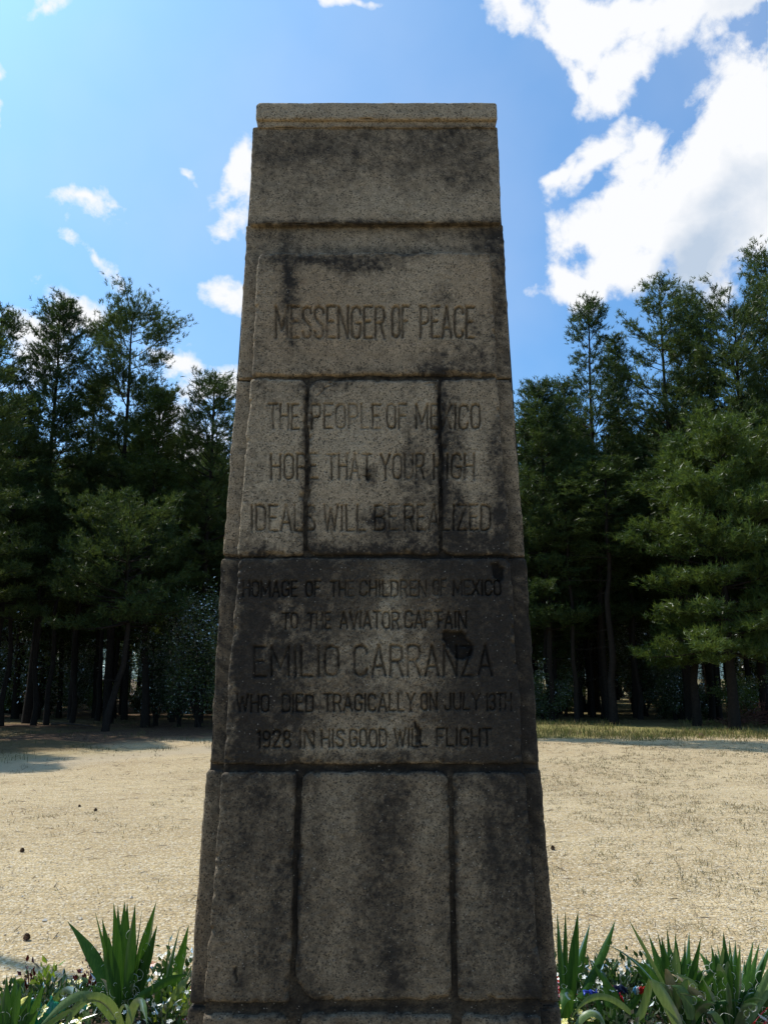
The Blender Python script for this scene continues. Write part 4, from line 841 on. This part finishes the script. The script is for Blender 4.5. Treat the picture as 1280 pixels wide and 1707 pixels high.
def yucca(label, base_px, Yb, leaves, seed, extra=0, h=.45, name='yucca_plant', filament=7, group='yucca plants in the flower bed', m_=None):
    """leaves: (tip px, tip py, width, bend) ; tip at the depth of the base plus a little spread"""
    r = np.random.default_rng(seed); b0 = at(base_px, 1700, Yb); b0[2] = gz1(b0[0], b0[1])+.01
    t = thing(name, label, 'plant', tuple(b0), group); sp = Soup()
    def one(C, w, pale=False, tw=0.0, fil=filament):
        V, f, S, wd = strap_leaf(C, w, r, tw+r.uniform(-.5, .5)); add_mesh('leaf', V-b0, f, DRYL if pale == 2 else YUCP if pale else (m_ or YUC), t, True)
        if fil: threads(C-b0, S, wd, fil, r, sp)
    for L in leaves:
        if len(L) == 4 and not isinstance(L[0], tuple):
            tx, ty, w, bend = L; Yt = Yb+r.uniform(-.10, .14); tip = at(tx, ty, Yt); st = b0+np.array([(tip[0]-b0[0])*.12+r.normal(0, .008), r.uniform(-.05, .05), 0])
            mid = st+(tip-st)*.5; mid[0] -= bend*(tip[0]-st[0])*.6; mid[2] += abs(bend)*.10*abs(tip[2]); one(bez([st, st+(mid-st)*.6+np.array([0, 0, .03]), mid+(tip-mid)*.25, tip]), w, fil=filament if w > .02 else 0)
        else:                                  # a path of pixel points with one depth each
            pts, w, pale = L; one(bez([at(a_, b_, c_) for a_, b_, c_ in pts], 14), w, pale, fil=1)
    for k in range(extra):
        a = r.random()*6.28; sl = r.uniform(.05, .75); hh_ = h*r.uniform(.55, 1.0)*(1-.35*sl); d = np.array([math.cos(a), math.sin(a), 0]); tip = b0+d*sl*h*.9+np.array([0, 0, hh_])
        one(bez([b0+d*.02, b0+d*.10*sl+np.array([0, 0, hh_*.5]), b0+d*sl*h*.55+np.array([0, 0, hh_*.95]), tip]), r.uniform(.018, .036), 2 if r.random() < .10 else r.random() < .14)
    if sp.n: sp.build('threads', FIL, t)
    return t
yucca('large yucca left of the monument with broad upright dark green leaves', 208, 4.22, [
    (113, 1536, .046, .45), (159, 1520, .014, .1), (171, 1532, .042, .1), (190, 1505, .034, .1), (197, 1509, .030, 0), (208, 1503, .046, 0), (213, 1506, .042, 0), (226, 1506, .038, .0), (261, 1503, .044, .2), (263, 1541, .034, .1),
    (237, 1518, .006, 0), (248, 1530, .006, 0), (182, 1560, .036, 0), (222, 1560, .036, 0), (240, 1575, .034, 0),
    ([(195, 1712, 4.1), (168, 1660, 4.0), (140, 1628, 3.95), (100, 1680, 3.85), (62, 1716, 3.8)], .028, True), ([(205, 1712, 4.1), (178, 1640, 4.0), (142, 1648, 3.95), (118, 1690, 3.9), (104, 1722, 3.85)], .028, True),
    ([(150, 1720, 4.1), (140, 1640, 4.2), (105, 1620, 4.3), (88, 1680, 4.3), (78, 1700, 4.3)], .024, True), ([(215, 1716, 4.0), (222, 1660, 3.95), (240, 1655, 3.9), (246, 1710, 3.85)], .032, True), ([(195, 1720, 4.0), (200, 1660, 3.95), (216, 1665, 3.9), (222, 1716, 3.9)], .010, True)], 101, extra=10, h=.28)
yucca('small yucca squeezed between the large left yucca and the monument', 268, 4.30, [(315, 1542, .034, .1), (300, 1545, .016, .1), (283, 1560, .010, 0), (288, 1600, .030, 0), ([(225, 1668, 4.1), (258, 1645, 4.1), (290, 1630, 4.15), (313, 1624, 4.2)], .026, False), ([(272, 1690, 4.2), (290, 1660, 4.15), (305, 1640, 4.15), (318, 1625, 4.2)], .026, True), (294, 1640, .03, .2), (276, 1625, .03, 0)], 102, extra=6, h=.22)
yucca('yucca in the lower left corner with narrow pointed leaf tips', 22, 3.95, [(12, 1625, .030, 0), (26, 1625, .034, 0), (36, 1637, .026, 0), (55, 1647, .030, .1), (74, 1640, .026, .1), (-18, 1630, .03, 0), (46, 1672, .03, 0), (2, 1650, .03, 0), (146, 1668, .022, .2), (163, 1690, .026, .2)], 103, extra=4, h=.2, filament=2)
yucca('five leaved young yucca touching the monument right edge', 938, 4.22, [(928, 1520, .022, 0), (942, 1519, .018, 0), (963, 1519, .034, 0), (983, 1539, .036, .1), ([(950, 1690, 4.2), (985, 1640, 4.2), (1010, 1580, 4.2), (1025, 1534, 4.2)], .030, False), (938, 1600, .03, 0), ([(940, 1700, 4.1), (955, 1650, 4.1), (940, 1640, 4.05), (936, 1690, 4.0)], .04, False)], 104, extra=3, h=.2, filament=1)
yucca('low yucca with thin splayed leaves between the young yucca and the big right clump', 1020, 4.1, [(1003, 1620, .030, .1), (990, 1650, .02, 0), (1080, 1640, .022, .2), ([(1060, 1710, 4.0), (1075, 1680, 4.0), (1085, 1640, 4.0), (1082, 1625, 4.0)], .028, True), ([(1060, 1700, 4.1), (1030, 1660, 4.1), (1000, 1630, 4.1), (985, 1600, 4.1)], .02, False), ([(1052, 1690, 4.0), (1020, 1660, 4.0), (985, 1640, 4.0), (950, 1700, 4.0)], .02, True), ([(960, 1712, 4.0), (975, 1680, 4.0), (1000, 1680, 4.0), (1010, 1716, 4.0)], .024, True)], 105, extra=5, h=.18, filament=1)
yucca('big yucca clump at lower right, left half, leaves leaning left with curly threads', 1130, 4.08, [(1081, 1559, .034, .2), (1095, 1552, .016, .1), (1102, 1561, .034, .1), (1111, 1548, .022, .1), (1125, 1556, .030, 0), (1128, 1572, .034, 0), (1148, 1553, .030, 0), (1141, 1565, .018, 0), (1168, 1561, .026, 0), (1070, 1600, .034, .3), (1160, 1590, .03, 0),
    ([(1140, 1720, 4.0), (1110, 1640, 3.98), (1060, 1560, 3.95), (1049, 1535, 3.95)], .012, True), ([(1150, 1720, 4.0), (1100, 1650, 3.98), (1060, 1590, 3.95), (1010, 1575, 3.95)], .008, False), ([(1135, 1720, 3.95), (1115, 1670, 3.9), (1092, 1640, 3.9), (1084, 1632, 3.9)], .038, True), ([(1150, 1700, 3.95), (1150, 1660, 3.95), (1135, 1648, 3.95), (1118, 1643, 3.95)], .034, True), (1144, 1625, .03, 0), (1100, 1610, .036, .1), (1120, 1600, .034, 0)], 106, extra=30, h=.44, filament=5)
yucca('big yucca clump at lower right, right half, upright broad leaves with curly threads', 1215, 4.02, [(1185, 1575, .032, 0), (1205, 1553, .036, 0), (1194, 1573, .02, 0), (1215, 1567, .026, 0), (1225, 1569, .040, 0), (1233, 1575, .030, 0), (1255, 1569, .030, .1), (1265, 1572, .024, .1), (1274, 1590, .014, .1), (1175, 1590, .03, .1), (1210, 1590, .04, 0), (1240, 1600, .03, 0),
    ([(1240, 1720, 3.95), (1250, 1680, 3.95), (1275, 1650, 3.95), (1310, 1610, 3.95)], .034, True), ([(1230, 1720, 3.95), (1262, 1670, 3.95), (1280, 1620, 3.95), (1290, 1600, 3.95)], .02, True), (1290, 1560, .03, .1), (1170, 1630, .034, .1)], 107, extra=30, h=.44, filament=5)

# bedding plants, flowers, ribbons
G1 = foliage_mat('bedding_leaves', (.020, .055, .016), (.055, .11, .03), .3, 12, .4, .35)
G2 = foliage_mat('lime_bedding_leaves', (.14, .24, .03), (.30, .38, .06), .4, 12, .3, .4)
RDL = foliage_mat('dark_red_leaves', (.05, .006, .010), (.12, .012, .016), .2, 12, .4, .35)
WHT = foliage_mat('white_petals', (.72, .72, .66), (.85, .84, .78), .3, 12, .1, .5)
YEL = foliage_mat('yellow_petals', (.75, .68, .12), (.85, .80, .30), .3, 12, .1, .5)
REDM = foliage_mat('red_petals', (.45, .01, .012), (.62, .02, .02), .2, 12, .3, .4)
PINK = foliage_mat('orange_pink_petals', (.65, .20, .12), (.75, .35, .22), .3, 12, .1, .5)
def leaf_clump(s, c, rad, n, L, r, flat=.6):
    P = c+r.normal(0, 1, (n, 3))*np.array([rad, rad, rad*flat])*.5; D = unit(P-(c-np.array([0, 0, rad*.8])))+r.normal(0, .35, (n, 3)); V, f = leaf_cloud(P, D, L, L*.55, r); s.add(V, f)
def flower_heads(s, c, rad, n, size, r):
    for k in range(n):
        p = c+r.normal(0, .5, 3)*np.array([rad, rad, rad*.5]); a0 = r.random()*6; up_ = unit(np.array([r.normal(0, .4), -.5+r.normal(0, .3), .9])); e1 = unit(np.cross(up_, [1, 0, .1])); e2 = np.cross(up_, e1)
        for q in range(5):
            a = a0+q*1.2566; d = e1*math.cos(a)+e2*math.sin(a); sd = np.cross(up_, d); s.add([p, p+d*size*.6+sd*size*.34+up_*size*.2, p+d*size+up_*size*.15, p+d*size*.6-sd*size*.34+up_*size*.2], [[0, 1, 2], [0, 2, 3]])
def bedding(px, Y, name, label, leafm, rad=.14, hz=.12, n=260, L=.045, flowers=None, cat='plant', group='bedding plants round the monument', seed=0):
    r = np.random.default_rng(seed+int(px*3)); b_ = at(px, 1690, Y); z = gz1(b_[0], b_[1])+.01; t = thing(name, label, cat, (b_[0], b_[1], z), group)
    ss = Soup()
    for k in range(14): a = r.random()*6.28; ss.add(*tube(np.array([[0, 0, -.02], [math.cos(a)*rad*.3, math.sin(a)*rad*.3, hz*.5], [math.cos(a)*rad*.7, math.sin(a)*rad*.7, hz*.9]]), [.004, .003, .002], 3))
    ss.build('stems', leafm, t); s = Soup(); leaf_clump(s, np.array([0, 0, hz*.55]), rad*1.15, n, L, r, hz/rad*.75); s.build('foliage', leafm, t)
    for (fm, cnt_, size, dz) in (flowers or []):
        s = Soup(); flower_heads(s, np.array([0, 0, hz+dz]), rad*1.2, cnt_, size, r); s.build('blossoms', fm, t)
    return t
B = bedding
B(300, 4.55, 'flowering_plant', 'plant with clusters of small white flowers touching the monument left edge', G1, .13, .15, 260, .04, [(WHT, 40, .012, .03), (PINK, 5, .02, .02)])
B(270, 4.15, 'flowering_plant', 'low white flowered plant in front of the small left yucca', G1, .12, .10, 200, .04, [(WHT, 16, .012, .02), (REDM, 4, .016, .0)])
B(300, 4.2, 'lime_leaved_plant', 'bright lime leaved plant low beside the monument left edge', G2, .08, .12, 90, .05)
B(110, 4.55, 'yellow_flowering_plant', 'yellow flowered plant behind the arching pale leaves', G1, .12, .04, 220, .035, [(YEL, 12, .018, .02)])
B(150, 4.62, 'red_leaved_plant', 'dark red leaved plant left of the large yucca foot', RDL, .07, .11, 130, .028)
B(46, 4.62, 'red_leaved_plant', 'small spiky dark red plant above the green foil', RDL, .04, .10, 50, .03)
B(72, 4.6, 'lime_leaved_plant', 'yellow green sprig beside the small dark red plant', G2, .05, .11, 50, .05)
B(85, 4.4, 'bedding_plant', 'dark leafy plant between the green foil and the yellow flowers', G1, .15, .08, 260, .04)
B(98, 4.08, 'yellow_flowering_plant', 'pale yellow blossoms low at the bottom edge on the left', G1, .09, .07, 120, .04, [(YEL, 10, .02, .02)])
B(25, 4.5, 'bedding_plant', 'dark leafy plant behind the lower left corner yucca', G1, .15, .05, 220, .04)
B(150, 4.25, 'bedding_plant', 'low leafy plant at the foot of the large yucca', G1, .16, .09, 260, .045)
B(232, 4.5, 'bedding_plant', 'low leafy plant behind the large yucca', G1, .15, .10, 240, .04)
B(958, 4.45, 'flowering_plant', 'white flowered plant behind the young yucca at the monument right edge', G1, .14, .11, 280, .04, [(WHT, 20, .013, .02)])
B(985, 4.25, 'flowering_plant', 'dark leaved plant with white blossoms right of the young yucca', G1, .14, .13, 300, .04, [(WHT, 20, .013, .02)])
B(1010, 4.5, 'bedding_plant', 'dense dark green plant in the middle of the right bed', G1, .18, .13, 380, .045)
B(1050, 4.45, 'flowering_plant', 'white flowered plant beneath the navy bow', G1, .16, .12, 340, .045, [(WHT, 22, .013, .02)])
B(1085, 4.5, 'bedding_plant', 'dark green plant under the tricolour ribbon', G1, .16, .12, 320, .045, [(WHT, 10, .014, .02)])
B(1040, 4.15, 'bedding_plant', 'leafy plant at the bottom edge between the right yuccas', G1, .2, .10, 420, .045)
B(960, 4.1, 'yellow_flowering_plant', 'yellow flowers low beside the monument right edge at the bottom', G1, .1, .05, 120, .04, [(YEL, 18, .022, .03)])
B(1110, 4.35, 'bedding_plant', 'leafy plant behind the left half of the big right yucca clump', G1, .18, .11, 320, .045)
B(1185, 4.4, 'bedding_plant', 'leafy plant behind the right half of the big right yucca clump', G1, .2, .10, 320, .045)
B(1270, 4.3, 'flowering_plant', 'white flowered plant at the right edge above the red ribbon', G1, .14, .10, 260, .04, [(WHT, 26, .013, .03)])
B(936, 4.35, 'red_flowering_plant', 'red blossoms peeping out beside the monument right edge', G1, .06, .08, 80, .04, [(REDM, 16, .03, .03)])
# ribbons and foil laid in the bed
def satin(name, col, rough=.25): 
    m_, nt_, b_ = mat(name); n_ = nt_.nodes.new('ShaderNodeTexNoise'); n_.inputs['Scale'].default_value = 30; mm = nt_.nodes.new('ShaderNodeMix'); mm.data_type = 'RGBA'; nt_.links.new(n_.outputs[0], mm.inputs['Factor']); mm.inputs['A'].default_value = tuple(c*.8 for c in col)+(1,); mm.inputs['B'].default_value = col+(1,); nt_.links.new(mm.outputs['Result'], b_.inputs['Base Color']); b_.inputs['Roughness'].default_value = rough; return m_
RB = {k: satin(k+'_ribbon', c) for k, c in dict(red=(.55, .015, .02), blue=(.03, .06, .42), navy=(.012, .015, .05), white=(.8, .8, .8), green=(.0, .20, .09), yellow=(.75, .70, .18), sky=(.1, .35, .6)).items()}
def ribbon(pts, w, m_, parent, wave=.01, name='ribbon_band', side=(0, .35, 1)):
    C = bez(pts, 16); n_ = len(C); sd = unit(np.asarray(side, float)); s = np.linspace(-1, 1, 5); ph = rng.random()*6
    V = np.stack([C+sd*(w*.5*k)+np.array([0, -1, 0])*(wave*np.sin(np.arange(n_)*.9+ph+k*1.2))[:, None] for k in s], 1); o = add_mesh(name, V.reshape(-1, 3), grid_faces(n_, 5), m_, parent, True)
    md = o.modifiers.new('thick', 'SOLIDIFY'); md.thickness = .0015; return o
def rel(px, py, Y, o): return np.array(at(px, py, Y))-np.array(o)
def rib_thing(name, label, px, py, Y, group='ribbons laid among the flowers'):
    p = at(px, py, Y); return thing(name, label, 'ribbon', tuple(p), group), p
t, o_ = rib_thing('ribbon_bow', 'navy bow with a red end on the white flowers right of the monument', 1030, 1650, 4.13)
ribbon([rel(1021, 1652, 4.13, o_), rel(1028, 1642, 4.10, o_), rel(1040, 1646, 4.10, o_), rel(1046, 1654, 4.13, o_)], .022, RB['navy'], t); ribbon([rel(1022, 1654, 4.13, o_), rel(1032, 1656, 4.10, o_), rel(1041, 1650, 4.12, o_)], .02, RB['navy'], t)
ribbon([rel(1012, 1640, 4.15, o_), rel(1016, 1642, 4.13, o_), rel(1022, 1648, 4.13, o_)], .020, RB['red'], t); ribbon([rel(1030, 1655, 4.12, o_), rel(1034, 1660, 4.10, o_), rel(1038, 1666, 4.10, o_)], .018, RB['red'], t)
t, o_ = rib_thing('ribbon', 'short blue ribbon lying on white blossoms right of the young yucca', 985, 1655, 4.10)
ribbon([rel(972, 1656, 4.10, o_), rel(981, 1648, 4.08, o_), rel(992, 1660, 4.08, o_), rel(995, 1653, 4.10, o_)], .016, RB['blue'], t)
t, o_ = rib_thing('ribbon', 'blue white and red striped ribbon behind the big right yucca clump', 1064, 1651, 4.12)
for dx, c in ((-4, 'sky'), (0, 'white'), (5, 'red'), (11, 'red')):
    ribbon([rel(1060+dx, 1656+dx*.1, 4.12, o_), rel(1062+dx, 1650, 4.10, o_), rel(1066+dx, 1647, 4.12, o_)], .024, RB[c], t, .003, side=(.5, .2, -.7))
t, o_ = rib_thing('lettered_ribbon', 'red ribbon with white printed strokes in the lower right corner', 1268, 1695, 3.95)
ribbon([rel(1252, 1712, 3.95, o_), rel(1262, 1696, 3.93, o_), rel(1272, 1686, 3.95, o_)], .05, RB['red'], t, .004, side=(.7, .2, .5)); ribbon([rel(1266, 1716, 3.95, o_), rel(1272, 1704, 3.93, o_), rel(1282, 1700, 3.95, o_)], .035, RB['red'], t, .004, side=(.7, .2, .5))
for k in range(5): ribbon([rel(1263+k*2.6, 1690+k*1.4, 3.93, o_), rel(1265+k*2.6, 1694+k*1.4, 3.925, o_), rel(1267.5+k*2.6, 1697+k*1.4, 3.93, o_)], .0035, RB['white'], t, 0, 'printed_stroke')
t, o_ = rib_thing('ribbon', 'small red and white ribbon end at the right side of the big yucca clump', 1253, 1665, 4.15)
ribbon([rel(1251, 1672, 4.15, o_), rel(1253, 1664, 4.14, o_), rel(1256, 1656, 4.15, o_)], .018, RB['red'], t, .002, side=(1, .2, 0)); ribbon([rel(1252, 1668, 4.14, o_), rel(1254, 1663, 4.13, o_), rel(1256, 1660, 4.14, o_)], .008, RB['white'], t, .002, side=(1, .2, 0))
# glossy green foil wrap with a yellow bow-like frill
t, o_ = rib_thing('foil_wrap', 'crumpled glossy green foil with a yellow top in the lower left bed', 57, 1684, 4.12); t['category'] = 'foil wrap'; del t['group']
u = np.linspace(0, 1, 26); v = np.linspace(0, 1, 20); U, Vv = np.meshgrid(u, v); a = (U-.5)*3.6
Pf = np.stack([np.sin(a)*.10*(1+.25*np.sin(Vv*4)), -np.cos(a)*.07, (Vv-.62)*.13+.02*np.sin(a*5)], -1); Pf += (fbm(Pf, 30, 3, 800)-.5)[..., None]*.04
foil = satin('green_foil', (.0, .22, .10), .12); foil.node_tree.nodes['Principled BSDF'].inputs['Coat Weight'].default_value = .6
o = add_mesh('foil_sheet', Pf.reshape(-1, 3), grid_faces(*U.shape), foil, t, True); md = o.modifiers.new('thick', 'SOLIDIFY'); md.thickness = .002
ribbon([rel(34, 1674, 4.06, o_), rel(42, 1664, 4.03, o_), rel(52, 1670, 4.04, o_)], .03, RB['yellow'], t, .008, 'yellow_frill')
t, o_ = rib_thing('ribbon', 'teal highlight of a leaf, put in as a shiny strip under the arching pale leaves', 133, 1682, 4.05)
ribbon([rel(122, 1684, 4.05, o_), rel(130, 1676, 4.03, o_), rel(145, 1680, 4.05, o_)], .018, satin('teal_leaf_highlight', (.05, .35, .22), .15), t, .004)  # shiny strip added in place of a teal highlight on a leaf
for o in bpy.data.objects:
    if o.type == 'MESH' and o.parent and o.name.split('.')[0] in ('branches', 'crown', 'foliage', 'stems', 'threads', 'blossoms'): o['kind'] = 'stuff'
print('trees', cnt, 'objects', len(bpy.data.objects), 'tris', sum(len(m.loops)-2*len(m.polygons) for m in bpy.data.meshes))
